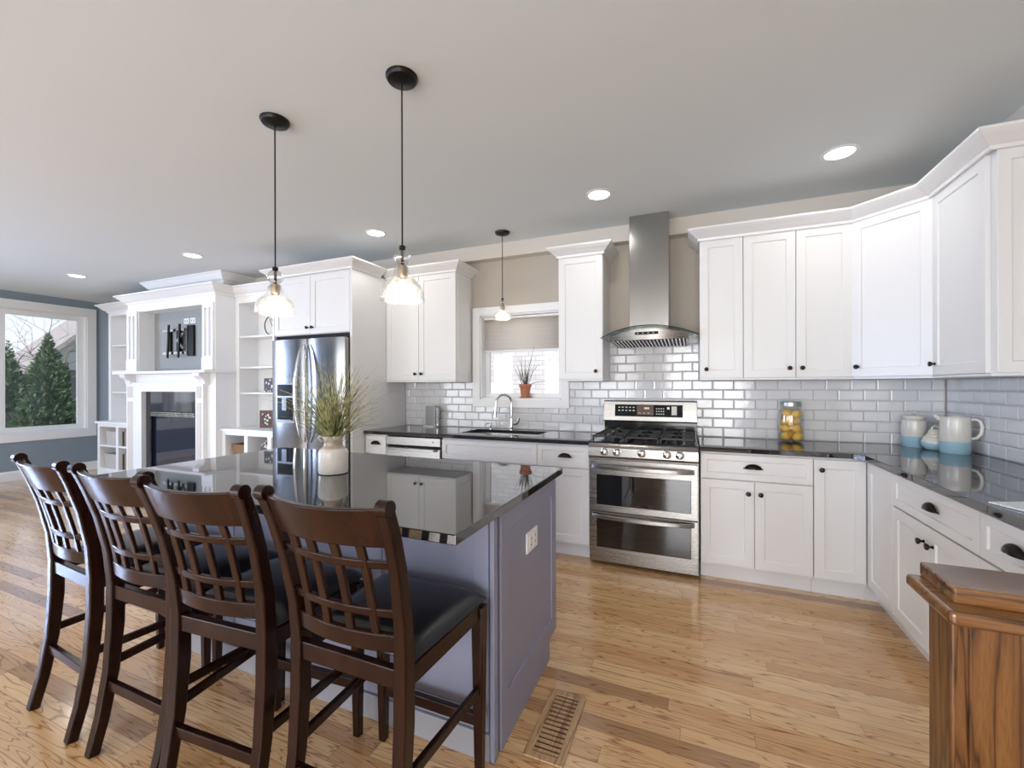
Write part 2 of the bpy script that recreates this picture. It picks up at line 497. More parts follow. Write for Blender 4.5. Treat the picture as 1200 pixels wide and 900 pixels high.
# soffit strip along the kitchen ceiling
sof = MB(); sof.sweep([(-5.24, D), (XR, D), (XR, YB)], [(0, 2.567), (.10, 2.567), (.10, ZC), (0, ZC)])
struct('trim_1', sof, M['soffit'])
# baseboards
bb = [(0, 0), (.016, 0), (.016, .11), (.010, .13), (0, .135)]
struct('baseboard_left', MB().sweep([(XL, YB), (XL, D)], bb), M['trim'])
struct('baseboard_back', MB().sweep([(XL + .02, D), (-8.06, D)], bb), M['trim'])
struct('baseboard_right', MB().sweep([(XR, 1.62), (XR, YB)], bb), M['trim'])

# living room window (left wall): casing, jambs, three sashes, glass
def window_unit(n, T, w, z0, z1, casing, sashes, depth=.15, sash_w=.05, glass_d=.09):
    """local: x along wall, y into the wall (positive = outside), z up"""
    Tz_ = T @ Matrix(((1, 0, 0, 0), (0, 0, 1, 0), (0, 1, 0, 0), (0, 0, 0, 1)))
    cw, ct = casing, .022
    mb = MB(Tz_).slab([-cw, 0, w, w + cw], [z0 - cw, z0, z1, z1 + cw], -ct, 0, [(1, 1)])
    root = struct('window_%d' % n, mb, M['trim'], bevel=.003)
    j = MB(T)
    j.box(0, .012, 0, depth, z0, z1).box(w - .012, w, 0, depth, z0, z1).box(0, w, 0, depth, z1 - .012, z1).box(0, w, 0, depth, z0, z0 + .014)
    j.build('jamb', M['trim'], root, smooth=False)
    for k in range(len(sashes) - 1):
        a, b = sashes[k] + .012, sashes[k + 1] - .012
        y0, y1 = glass_d - .02, glass_d + .02; q = sash_w
        s_ = MB(Tz_).slab([a, a + q, b - q, b], [z0 + .014, z0 + .014 + q, z1 - .012 - q, z1 - .012], y0, y1, [(1, 1)])
        so = s_.build('sash', M['trim'], root, bevel=.003, smooth=False)
        MB(T).box(a + q, b - q, glass_d - .002, glass_d + .002, z0 + .014 + q, z1 - .012 - q).build('pane', M['glass'], so, smooth=False)
    return root
# left wall: local x -> world -Y... use x -> +Y, y(out) -> -X
T = Matrix.Translation((XL, LW[0], 0)) @ Matrix(((0, -1, 0, 0), (1, 0, 0, 0), (0, 0, 1, 0), (0, 0, 0, 1)))
w1 = window_unit(1, T, LW[1] - LW[0], LW[2], LW[3], .115, [0, .95, 1.90, 2.85], sash_w=.075)
# kitchen window
T = Matrix.Translation((KW[0], D, 0))
T5 = Matrix.Translation((XL, LW_ADDED[0], 0)) @ Matrix(((0, -1, 0, 0), (1, 0, 0, 0), (0, 0, 1, 0), (0, 0, 0, 1)))
window_unit(6, T5, LW_ADDED[1] - LW_ADDED[0], LW_ADDED[2], LW_ADDED[3], .115, [0, 1.45], sash_w=.075)  # added unseen window in front of the cool fill lamp
w2 = window_unit(2, T, KW[1] - KW[0], KW[2], KW[3], .078, [0, KW[1] - KW[0]], sash_w=.045, glass_d=.11)

# ------------------------------------------------------------------ outside
def ext(name, mb, m, **kw):
    o = mb.build(name, m, **kw); o['kind'] = 'structure'; return o
m = mat('winter_lawn', (.13, .15, .07), .95); t = NT(m); v, *_ = t.pos(); t.col(t.mix(t.noise(v, 3, 5), (.09, .12, .05), (.22, .22, .12)))
o = MB().box(-60, 40, -30, 50, -.75, -.6).build('lawn', m, smooth=False); tag(o, 'flat lawn outside beyond the windows', 'lawn', kind='stuff')
def siding(name, col, pitch):
    m = mat(name, col, .7); t = NT(m); v, x, y, z = t.pos()
    f = t.math('FRACT', t.math('DIVIDE', z, pitch))
    t.col(t.mix(t.ramp(f, [(0, (.55, .55, .55)), (.08, (1, 1, 1))]), tuple(c * .72 for c in col), col)); t.bump(f, .6, .01)
    return m
m = mat('pale_brick', (.78, .74, .72), .8); t = NT(m); v, x, y, z = t.pos()
br = t.new('ShaderNodeTexBrick'); t.put(br.inputs['Vector'], t.comb(x, z, 0.0)); br.inputs['Scale'].default_value = 1
br.inputs['Brick Width'].default_value = .26; br.inputs['Row Height'].default_value = .085; br.inputs['Mortar Size'].default_value = .008
br.inputs['Color1'].default_value = (.86, .82, .80, 1); br.inputs['Color2'].default_value = (.74, .69, .67, 1); br.inputs['Mortar'].default_value = (.62, .60, .58, 1)
t.col(br.outputs['Color']); M['brick'] = m
h = thing('neighbour_house', 'pale brick house wall seen through the kitchen window', 'house', (-4, D + 3.4, -.6))
MB().box(-6, 7, 0, 5, 0, 6).build('brick_wall', M['brick'], h, smooth=False)
MB().hexa([(-6.4, -.5, 6), (7.4, -.5, 6), (7.4, 5.5, 6), (-6.4, 5.5, 6)], [(-6.4, 2.2, 8.6), (7.4, 2.2, 8.6), (7.4, 2.8, 8.6), (-6.4, 2.8, 8.6)]).build('roof', mat('grey_shingles', (.28, .26, .25), .9), h, smooth=False)
# beige house across the yard
m = mat('brown_shingles', (.42, .36, .32), .9); t = NT(m); v, *_ = t.pos(); t.col(t.mix(t.noise(v, 6, 5, .8), (.28, .23, .2), (.62, .55, .5)))
h = thing('neighbour_house', 'beige gabled house behind the evergreens, seen through the living room window', 'house', (-34, 13.0, -.6))
mb = MB(); mb.add([(x_, y_, z_) for x_ in (2, 5) for y_, z_ in ((-2.9, 0), (2.9, 0), (2.9, 3.0), (0, 5.9), (-2.9, 3.0))], [(0, 1, 2, 3, 4), (9, 8, 7, 6, 5)] + [(k, (k + 1) % 5, (k + 1) % 5 + 5, k + 5) for k in range(5)])
mb.build('siding_wall', siding('beige_siding', (.62, .56, .47), .2), h, smooth=False)
mb = MB()
for sg in (-1, 1): mb.add([(x_, sg * y_, z_) for x_ in (1.8, 5.4) for y_, z_ in ((3.4, 2.55), (0, 5.95), (0, 6.2), (3.4, 2.8))], [(0, 1, 2, 3), (7, 6, 5, 4)] + [(k, (k + 1) % 4, (k + 1) % 4 + 4, k + 4) for k in range(4)])
mb.build('gable_roof', m, h, smooth=False)
MB().box(4.99, 5.06, -1.9, -1.0, 1.4, 2.8).build('window', M['ovenglass'], h, smooth=False)
# evergreens
m = mat('evergreen_foliage', (.05, .10, .04), .8); t = NT(m); v, *_ = t.pos(); t.col(t.mix(t.noise(v, 7, 4, .7), (.030, .075, .030), (.16, .25, .10)))
M['foliage'] = m
M['bark'] = mat('grey_brown_bark', (.16, .12, .09), .9)
def evergreen(loc, h, r, label, n=5200, seed=1):
    rnd = random.Random(seed)
    root = thing('evergreen_tree', label, 'tree', loc, 0, None)
    vs = []; fs = []
    for i in range(n):
        z = h * (1 - math.sqrt(rnd.random())) ; fr = 1 - z / h
        env = r * min(1, fr * 1.55) ** .85 * (1 + .16 * math.sin(z * 5.1 + seed) * 1)
        a = rnd.random() * 2 * PI
        rr = env * (rnd.random() ** .35) * (1 + .18 * math.sin(a * 5 + z * 3))
        c = Vector((rr * math.cos(a), rr * math.sin(a), .15 + z))
        L = rnd.uniform(.05, .12) * (.5 + .7 * fr); w = L * .34
        d = Vector((math.cos(a) * .8 + rnd.gauss(0, .3), math.sin(a) * .8 + rnd.gauss(0, .3), rnd.uniform(.1, 1.2))).normalized()
        sd = d.cross(Vector((rnd.gauss(0, 1), rnd.gauss(0, 1), rnd.gauss(0, 1)))).normalized()
        k = len(vs)
        vs += [tuple(c - sd * w), tuple(c + d * L), tuple(c + sd * w), tuple(c - d * L * .5)]
        fs.append((k, k + 1, k + 2, k + 3))
    me = bpy.data.meshes.new('foliage'); me.from_pydata(vs, [], fs); me.materials.append(M['foliage'])
    o = bpy.data.objects.new('foliage', me); COL.objects.link(o); o.parent = root
    MB().lathe([(.10, 0), (.07, h * .5), (.01, h * .93)], n=8).build('trunk', M['bark'], root)
    return root
evergreen((-13.2, 4.80, -.6), 3.02, .50, 'tall pointed evergreen right outside the living room window', 12000, 3)
evergreen((-13.5, 4.28, -.6), 2.80, .42, 'shorter rounder evergreen left of the pointed one outside the window', 9000, 5)
evergreen((-12.9, 4.42, -.6), 1.75, .36, 'low evergreen shrub filling the gap between the two taller ones', 5000, 8)
evergreen((-12.9, 5.10, -.6), 1.55, .34, 'low evergreen at the right edge of the living room window', 4500, 11)
# bare tree
def bare_tree(loc, h, seed, label):
    rnd = random.Random(seed); mb = MB()
    def br_(p, d, L, r, k):
        pts = [p]; q = Vector(p); dd = Vector(d)
        for i in range(4):
            dd = (dd + Vector((rnd.gauss(0, .12), rnd.gauss(0, .12), rnd.gauss(0, .06)))).normalized(); q = q + dd * L / 4; pts.append(q.copy())
        mb.tube(pts, [r * (1 - .14 * i) for i in range(5)], 5)
        if k > 0:
            for i in range(4 if k > 1 else 3):
                s_ = rnd.choice(pts[2:]); nd = (dd + Vector((rnd.gauss(0, .8), rnd.gauss(0, .8), rnd.gauss(.1, .35)))).normalized()
                br_(s_, nd, L * rnd.uniform(.55, .8), r * .5, k - 1)
    br_(Vector((0, 0, 0)), (0, 0, 1), h * .4, .07, 4)
    o = mb.build('bare_tree', M['bark']); o.location = loc
    tag(o, label, 'tree')
bare_tree((-24, 9.0, -.59), 7.5, 4, 'bare leafless tree with thin branches against the sky outside the living room window')

# ------------------------------------------------------------------ cabinet parts
def shaker(x0, x1, z0, z1, yf, T=None, st=.056, rec=.008, th=.02):
    """shaker door or drawer front, facing -y"""
    mb = MB(T)
    o = [(x0, z0), (x1, z0), (x1, z1), (x0, z1)]
    i_ = [(x0 + st, z0 + st), (x1 - st, z0 + st), (x1 - st, z1 - st), (x0 + st, z1 - st)]
    i2 = [(a + s1 * .003, b + s2 * .003) for (a, b), s1, s2 in zip(i_, (1, -1, -1, 1), (1, 1, -1, -1))]
    vs = [(a, yf, b) for a, b in o] + [(a, yf, b) for a, b in i_] + [(a, yf + rec, b) for a, b in i2] + [(a, yf + th, b) for a, b in o]
    fs = [(8, 9, 10, 11), (15, 14, 13, 12)]
    for k in range(4):
        l = (k + 1) % 4
        fs += [(k, l, 4 + l, 4 + k), (4 + k, 4 + l, 8 + l, 8 + k), (l, k, 12 + k, 12 + l)]
    return mb.add(vs, fs)
def knob(x, z, yf, parent, T=None):
    mb = MB(T); mb.lathe([(.009, 0), (.006, .003), (.005, .012), (.012, .017), (.0155, .023), (.013, .028), (.004, .030)], (x, yf, z), 14, 'y')
    return mb.build('knob', M['bronze'], parent)
def cup_pull(x, z, yf, parent, T=None, w=.052):
    mb = MB(T); vs = []; fs = []; n, m_ = 14, 7
    for j in range(m_ + 1):
        ph = (PI / 2) * j / m_          # 0 at the wall edge ... out
        for i in range(n + 1):
            a = PI * i / n
            vs.append((x + w * math.cos(a) * math.cos(ph * .92), yf - .004 - .024 * math.sin(ph), z - .012 + .034 * math.sin(a) * (math.cos(ph) * .95 + .05)))
    for j in range(m_):
        for i in range(n):
            k = j * (n + 1) + i; fs.append((k, k + 1, k + n + 2, k + n + 1))
    mb.add(vs, fs)
    mb.box(x - w - .006, x + w + .006, yf - .003, yf, z - .014, z - .006)
    return mb.build('cup_pull', M['bronze'], parent, solid=.0025)
G_ = .0018
def front(kind, root, x0, x1, z0, z1, yf, hw=None, T=None):
    nm = 'door' if kind == 'door' else 'drawer_front'
    st = .056 if kind == 'door' else .040
    d = shaker(x0 + G_, x1 - G_, z0 + G_, z1 - G_, yf, T, st).build(nm, M['cab'], root, bevel=.0018, smooth=False)
    if hw:
        if hw[0] == 'knob': knob(hw[1], hw[2], yf, d, T)
        if hw[0] == 'cup': cup_pull(hw[1], hw[2], yf, d, T)
    return d
ZT = .8825   # underside of the worktop
def base_cab(label, x, y, rz, w, fronts, sinkgap=False):
    r = thing('base_cabinet', label, 'cabinet', (x, y, 0), rz, None)
    b = MB()
    if sinkgap: b.box(0, w, -.608, -.012, .105, .66).box(0, w, -.608, -.52, .66, ZT).box(0, .018, -.52, -.012, .66, ZT).box(w - .018, w, -.52, -.012, .66, ZT)
    else: b.box(0, w, -.608, -.012, .105, ZT)
    b.build('carcass', M['cab'], r, smooth=False)
    MB().box(0, w, -.555, -.03, 0, .105).build('toe_kick', M['cab'], r, smooth=False)
    for f in fronts: front(f[0], r, *f[1:5], -.63, f[5] if len(f) > 5 else None)
    return r
XA = -2.88
# back run, left to right
base_cab('narrow white base cabinet with one cup-pull drawer beside the refrigerator panel', XA, D, 0, .245,
         [('drawer', .004, .245, .70, .868, ('cup', .125, .80)), ('door', .004, .245, .12, .695, ('knob', .21, .62))])
base_cab('wide white sink base cabinet with plain false drawer front under the window', -2.03, D, 0, .883,
         [('drawer', 0, .883, .70, .868), ('door', 0, .44, .12, .695, ('knob', .405, .62)), ('door', .44, .883, .12, .695, ('knob', .475, .62))], True)
base_cab('white base cabinet with cup-pull drawer left of the stainless range', -1.147, D, 0, .42,
         [('drawer', 0, .42, .70, .868, ('cup', .228, .79)), ('door', 0, .42, .12, .695, ('knob', .035, .62))])
base_cab('white two-door base cabinet with cup-pull drawer right of the stainless range', .045, D, 0, .65,
         [('drawer', 0, .65, .70, .868, ('cup', .318, .79)), ('door', 0, .325, .12, .695, ('knob', .288, .615)), ('door', .325, .65, .12, .695, ('knob', .36, .615))])
# corner cabinet
r = thing('corner_base_cabinet', 'white corner base cabinet with two full-height doors meeting at the inner corner', 'cabinet', (XR, D, 0))
a = XR - .697
MB().prism([(-a, -.012), (-a, -.608), (-.608, -.608), (-.608, -.99), (-.012, -.99), (-.012, -.012)], .105, ZT).build('carcass', M['cab'], r, smooth=False)
MB().prism([(-a, -.03), (-a, -.555), (-.555, -.555), (-.555, -.99), (-.03, -.99), (-.03, -.03)], 0, .105).build('toe_kick', M['cab'], r, smooth=False)
front('door', r, -a, -.632, .12, .868, -.63, ('knob', -a + .04, .803))
TR = Matrix.Rotation(-PI / 2, 4, 'Z')
front('door', r, .632, .99, .12, .868, -.63, None, TR)
# right run (front faces -X)
Y1 = D - .99
base_cab('white two-door base cabinet with cup-pull drawer on the right wall past the corner', XR, Y1, -PI / 2, .745,
         [('drawer', 0, .745, .70, .868, ('cup', .405, .79)), ('door', 0, .372, .12, .695, ('knob', .335, .618)), ('door', .372, .745, .12, .695, ('knob', .415, .618))])
base_cab('white drawer base cabinet nearest the wooden newel post', XR, Y1 - .747, -PI / 2, .44,
         [('drawer', 0, .44, .70, .868, ('cup', .20, .79)), ('drawer', 0, .44, .41, .695, ('cup', .2, .56)), ('drawer', 0, .44, .12, .405, ('cup', .2, .27))])

# worktops
DC = .656; TC = .914
mb = MB(); mb.slab([XA, -1.93, -1.22, -.728], [D - DC, D - .49, D - .13, D - .012], TC - .031, TC, [(1, 1)])
o = mb.build('granite_worktop', M['granite'], bevel=.003, smooth=False)
tag(o, 'polished black granite worktop with undermount sink, left of the range', 'worktop')
ws = o
mb = MB(); xi = XR - .66
mb.prism([(.038, D - .012), (.038, D - DC), (xi - .05, D - DC), (xi, D - DC - .05), (xi, Y1 - 1.20), (XR - .012, Y1 - 1.20), (XR - .012, D - .012)], TC - .031, TC)
o = mb.build('granite_worktop', M['granite'], bevel=.003, smooth=False)
tag(o, 'L-shaped polished black granite worktop right of the range', 'worktop')
# sink
mb = MB(); x0, x1, y0, y1, zt, zb = -1.945, -1.205, D - .505, D - .115, TC - .0315, .68
mb.add([(x0, y0, zt), (x1, y0, zt), (x1, y1, zt), (x0, y1, zt), (x0 + .03, y0 + .03, zb), (x1 - .03, y0 + .03, zb), (x1 - .03, y1 - .03, zb), (x0 + .03, y1 - .03, zb)],
       [(4, 5, 6, 7), (0, 1, 5, 4), (1, 2, 6, 5), (2, 3, 7, 6), (3, 0, 4, 7)])
sk = mb.build('sink', M['steel'], smooth=False, solid=.002, bevel=.012)
tag(sk, 'stainless undermount kitchen sink below the window', 'sink')
MB().lathe([(.045, zb + .001), (.045, zb + .004), (.02, zb + .005)], (-1.575, D - .31, 0), 18).build('drain', M['chrome'], sk)
# faucet
f = thing('kitchen_faucet', 'chrome gooseneck pull-down faucet behind the sink', 'faucet', (-1.60, D - .075, TC))
MB().lathe([(.028, 0), (.028, .006), (.020, .012), (.018, .10), (.016, .11)], n=18).build('base', M['chrome'], f)
pts = [(0, 0, .09), (0, 0, .24)]
for k in range(13):
    a = PI * k / 12; pts.append((-.058 + .058 * math.cos(a), -.05 + .05 * math.cos(a), .26 + .075 * math.sin(a)))
pts.append((-.118, -.102, .21))
MB().tube(pts, .0115, 12).build('spout', M['chrome'], f)
MB().tube([(-.118, -.102, .225), (-.121, -.104, .17), (-.123, -.106, .125)], [.014, .017, .020], 14).build('spray_head', M['chrome'], f)
MB().tube([(.015, 0, .055), (.05, -.01, .058), (.075, -.02, .075), (.09, -.025, .115)], [.014, .013, .009, .007], 12).build('lever', M['chrome'], f)
f = thing('soap_dispenser', 'small chrome soap dispenser left of the faucet', 'dispenser', (-1.82, D - .075, TC))
MB().lathe([(.018, 0), (.018, .006), (.009, .012), (.009, .045), (.014, .05), (.012, .062)], n=14).build('pump', M['chrome'], f)
MB().tube([(0, 0, .052), (-.02, -.02, .056), (-.035, -.035, .046)], .005, 8).build('nozzle', M['chrome'], f)

# ------------------------------------------------------------------ subway tile
def tiles(rows, wall_, x0, x1, label):
    mb = MB()
    H_, W_ = .0762, .1524; g = .0016; yb = D - .001; th = .009; bv = .007
    def put(u0, u1, z0, z1, wall):
        if u1 - u0 < .012 or z1 - z0 < .012: return
        b = min(bv, (u1 - u0) * .35, (z1 - z0) * .35)
        u0 += g; u1 -= g; z0 += g; z1 -= g
        A = [(u0, z0), (u1, z0), (u1, z1), (u0, z1)]; B = [(u0 + b, z0 + b), (u1 - b, z0 + b), (u1 - b, z1 - b), (u0 + b, z1 - b)]
        if wall == 'b': P = lambda u, z, d: (u, D - d, z)
        else: P = lambda u, z, d: (XR - d, u, z)
        vs = [P(u, z, .002) for u, z in A] + [P(u, z, .005) for u, z in A] + [P(u, z, th) for u, z in B]
        fs = [(8, 9, 10, 11)]
        for k in range(4):
            l = (k + 1) % 4; fs += [(k, l, 4 + l, 4 + k), (4 + k, 4 + l, 8 + l, 8 + k)]
        mb.add(vs, fs)
    cas = (KW[0] - .06, KW[1] + .06, KW[2] - .06)
    for row in range(*rows):
        z0 = TC + row * H_; z1 = z0 + H_
        off = (row % 2) * W_ / 2
        if wall_ == 'b':
            sa, sb = x0, x1
            u = math.floor((sa - .07 - off) / W_) * W_ + off + .07
            while u < sb:
                a, b = max(u, sa), min(u + W_, sb)
                if b > a:
                    if z1 > cas[2] and a < cas[1] and b > cas[0]:
                        if a < cas[0]: put(a, cas[0], z0, z1, 'b')
                        if b > cas[1]: put(cas[1], b, z0, z1, 'b')
                        if z0 < cas[2] - .02: put(max(a, cas[0]), min(b, cas[1]), z0, cas[2], 'b')
                    else: put(a, b, z0, z1, 'b')
                u += W_
        else:
            first = True; yy = D - .01
            while yy > x0:
                wdt = W_ / 2 + .02 if (first and row % 2) else W_
                put(max(yy - wdt, x0), yy, z0, z1, 'r'); yy -= wdt; first = False
    o = mb.build('tile_backsplash', M['tile'], smooth=False)
    tag(o, label, 'backsplash')
    gb = MB(); zb_, zt_ = TC + rows[0] * H_ + (.001 if rows[0] else 0), TC + rows[1] * H_
    if wall_ == 'b' and rows[0] == 0:
        for a, b, c, d in ((x0, cas[0], zb_, zt_), (cas[0], cas[1], zb_, cas[2]), (cas[1], x1, zb_, zt_)): gb.box(a, b, D - .0045, D - .0005, c, d)
    elif wall_ == 'b': gb.box(x0, x1, D - .0045, D - .0005, zb_, zt_)
    else: gb.box(XR - .0045, XR - .0005, x0, D - .005, zb_, zt_)
    gb.build('grout', M['grout'], o, smooth=False)
tiles((0, 6), 'b', XA + .004, XR - .012, 'long strip of white subway tiles above the worktops on the window wall')
tiles((6, 11), 'b', -.683, .046, 'block of white subway tiles directly under the range hood')
tiles((0, 6), 'r', Y1 - 1.20, 0, 'white subway tiles on the right wall beside the ceramic pitcher')

# ------------------------------------------------------------------ upper cabinets
ZU, ZTOP = 1.385, 2.42
CROWN = [(0, ZTOP - .005), (.012, ZTOP - .005), (.016, ZTOP + .012), (.030, ZTOP + .020), (.052, ZTOP + .042), (.066, ZTOP + .050), (.078, ZTOP + .062), (.082, ZTOP + .066), (.082, ZTOP + .078), (0, ZTOP + .078)]
def upper_cab(label, x, y, rz, w, doors, dep=.30):
    r = thing('wall_cabinet', label, 'cabinet', (x, y, ZU - .013), rz)
    z = ZU - .013
    MB().box(0, w, -dep, -.002, .013, ZTOP - z).box(0, w, -dep - .018, -.002, 0, .0128).build('carcass', M['cab'], r, smooth=False)
    for d in doors:
        dd = shaker(d[0] + G_, d[1] - G_, ZU - z + .002, ZTOP - z - .003, -dep - .02).build('door', M['cab'], r, bevel=.0018, smooth=False)
        knob(d[2], 1.452 - z, -dep - .02, dd)
    return r
YU = D - .322
ul = upper_cab('white two-door wall cabinet left of the kitchen window', XA, D, 0, .812, [(0, .393, .358), (.393, .812, .43)])
MB(Matrix.Translation((-XA, -D, -(ZU - .013)))).sweep([(XA, YU), (-2.068, YU), (-2.068, D - .002)], CROWN).build('crown', M['cab'], ul, angle=20)
# side panel on the right side of that cabinet
MB().box(.812, .818, -.28, -.04, .07, .98).build('side_panel', M['cab'], ul, bevel=.002, smooth=False)
um = upper_cab('narrow single-door white wall cabinet between window and range hood', -1.06, D, 0, .377, [(0, .377, .322)])
MB(Matrix.Translation((1.06, -D, -(ZU - .013)))).sweep([(-1.06, D - .002), (-1.06, YU), (-.683, YU), (-.683, D - .002)], CROWN).build('crown', M['cab'], um, angle=20)
upper_cab('narrow single-door white wall cabinet right of the range hood', .0465, D, 0, .29, [(0, .29, .045)])
upper_cab('white two-door wall cabinet in the middle of the right-hand back wall run', .3375, D, 0, .65, [(0, .325, .285), (.325, .65, .36)])
cs = .61
r = thing('corner_wall_cabinet', 'white diagonal corner wall cabinet with one wide door', 'cabinet', (XR, D, ZU - .013))
z = ZU - .013
MB().prism([(-.002, -.002), (-cs, -.002), (-cs, -.30), (-.30, -cs), (-.002, -cs)], .013, ZTOP - z).prism([(-.002, -.002), (-cs, -.002), (-cs, -.315), (-.315, -cs), (-.002, -cs)], 0, .0128).build('carcass', M['cab'], r, smooth=False)
dl = Vector((.31 - .0, -.31 + .0)).length
TD = Matrix.Translation((-cs, -.30, 0)) @ Matrix.Rotation(-PI / 4, 4, 'Z')
dd = shaker(.008, dl - .008, ZU - z + .002, ZTOP - z - .003, -.02, TD).build('door', M['cab'], r, bevel=.0018, smooth=False)
knob(.045, 1.452 - z, -.02, dd, TD)
ur = upper_cab('white wall cabinet on the right wall with panelled end facing the camera', XR, D - cs, -PI / 2, .535, [(.004, .50, .035)])
# finished end panel facing -Y (camera side)
E_ = Matrix.Translation((.535, 0, 0)) @ Matrix.Rotation(PI / 2, 4, 'Z')
dd = shaker(-.302, -.004, .016, ZTOP - z - .003, -.014, E_, st=.05, th=.013).build('end_panel', M['cab'], ur, bevel=.0018, smooth=False)
mb = MB(); Xf = XR - .322
mb.sweep([(.0465, D - .002), (.0465, YU), (XR - cs, YU), (XR - .322, D - cs), (XR - .322, D - cs - .553), (XR - .002, D - cs - .553)], CROWN)
o = mb.build('crown_moulding', M['cab'], angle=20)
tag(o, 'white crown moulding running round the right-hand corner wall cabinets', 'moulding')

# ------------------------------------------------------------------ refrigerator surround and refrigerator
YF = 3.065
r = thing('refrigerator_surround', 'tall white cabinet surround with two doors above the refrigerator', 'cabinet', (-3.92, D, 0))
MB().box(1.012, 1.038, -(D - YF), -.002, 0, ZTOP).build('side_panel', M['cab'], r, smooth=False, bevel=.0015)
MB().box(0, .026, -(D - YF), -.002, 0, ZTOP).build('side_panel', M['cab'], r, smooth=False, bevel=.0015)
MB().box(.026, 1.012, -(D - YF) + .02, -.002, 1.835, ZTOP).build('carcass', M['cab'], r, smooth=False)
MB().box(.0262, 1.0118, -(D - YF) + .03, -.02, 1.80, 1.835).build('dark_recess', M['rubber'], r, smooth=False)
for (a, b, k) in ((.028, .52, .487), (.52, 1.010, .553)):
    dd = shaker(a + G_, b - G_, 1.84, ZTOP - .02, -(D - YF)).build('door', M['cab'], r, bevel=.0018, smooth=False)
    knob(k, 1.90, -(D - YF), dd)
MB().sweep([(0, -.002), (0, -(D - YF)), (1.038, -(D - YF)), (1.038, -.408)], CROWN).build('crown', M['cab'], r, angle=20)

FX, FY = -3.845, 2.985
r = thing('refrigerator', 'stainless steel refrigerator with curved handles and door dispenser', 'refrigerator', (FX, FY, 0))
MB().box(.01, .93, .065, .80, .02, 1.775).build('body', mat('dark_grey_case', (.12, .12, .125), .4, .5), r, smooth=False)
MB().box(.02, .92, .04, .10, 0, .06).build('kick_plate', M['black'], r, smooth=False)
def fdoor(x0, x1, z0, z1, name, disp=False):
    mb = MB(); n = 10
    for k in range(n):       # slightly bowed front
        pass
    vs = []; fs = []
    for i in range(n + 1):
        x = x0 + (x1 - x0) * i / n; q = (x - (x0 + x1) / 2) / ((x1 - x0) / 2)
        y = .022 * q * q ** 1 if False else .020 * abs(q) ** 3
        vs += [(x, y, z0), (x, y, z1), (x, .062, z1), (x, .062, z0)]
    for i in range(n):
        a = i * 4; b = a + 4
        fs += [(a, b, b + 1, a + 1), (a + 1, b + 1, b + 2, a + 2), (a + 2, b + 2, b + 3, a + 3), (a + 3, b + 3, b, a)]
    fs += [(0, 1, 2, 3), (n * 4, n * 4 + 3, n * 4 + 2, n * 4 + 1)]
    mb.add(vs, fs)
    return mb.build(name, M['steelfridge'], r, bevel=.004, angle=30)
d1 = fdoor(0, .467, .70, 1.785, 'door'); d2 = fdoor(.473, .94, .70, 1.785, 'door'); d3 = fdoor(0, .94, .065, .693, 'freezer_drawer')
# dispenser on the left door
MB().box(.09, .33, -.006, .01, .98, 1.36).build('dispenser_frame', M['silver'], d1, bevel=.004, smooth=False)
MB().box(.105, .315, -.009, -.004, 1.24, 1.35).build('dispenser_display', M['blackgloss'], d1, smooth=False)
MB().box(.105, .315, -.0085, -.004, 1.0, 1.225).build('dispenser_bay', M['blackgloss'], d1, smooth=False)
MB().box(.18, .24, -.022, -.008, 1.10, 1.225).build('dispenser_nozzle', M['chrome'], d1, smooth=False, bevel=.003)
MB().box(.11, .31, -.03, -.008, 1.0, 1.012).build('drip_tray', M['silver'], d1, smooth=False)
for hx, dd, sg in ((.435, d1, -1), (.505, d2, 1)):
    pts = []
    for k in range(15):
        q = k / 14; z = .80 + .93 * q
        s_ = math.sin(PI * q)
        pts.append((hx + sg * .030 * s_, -.004 - .062 * s_ ** .6, z))
    MB().tube(pts, [.006 + .010 * math.sin(PI * k / 14) ** .5 for k in range(15)], 10).build('handle', M['chrome'], dd)
pts = [(.12 + .70 * k / 12, -.004 - .055 * math.sin(PI * k / 12) ** .6, .62) for k in range(13)]
MB().tube(pts, .012, 10).build('handle', M['chrome'], d3)

# ------------------------------------------------------------------ dishwasher
r = thing('dishwasher', 'stainless steel dishwasher built in left of the sink cabinet', 'dishwasher', (-2.633, D, 0))
MB().box(.004, .597, -.60, -.03, .105, ZT - .003).build('body', M['rubber'], r, smooth=False)
MB().box(.004, .597, -.56, -.03, 0, .105).build('toe_kick', M['black'], r, smooth=False)
MB().box(.006, .595, -.640, -.6, .795, ZT - .012).build('control_panel', M['steel'], r, smooth=False, bevel=.004)
MB().box(.006, .595, -.645, -.6, .115, .775).build('door', M['steel'], r, smooth=False, bevel=.004)
pts = [(.03, -.64, .765), (.05, -.672, .765), (.3, -.680, .765), (.55, -.672, .765), (.57, -.64, .765)]
MB().bar(pts, .020, .010, (0, 0, 1)).build('handle', M['steel'], r, bevel=.003)
MB().ball((.52, -.641, .835), .006, 10, 8).build('indicator', M['blackgloss'], r)

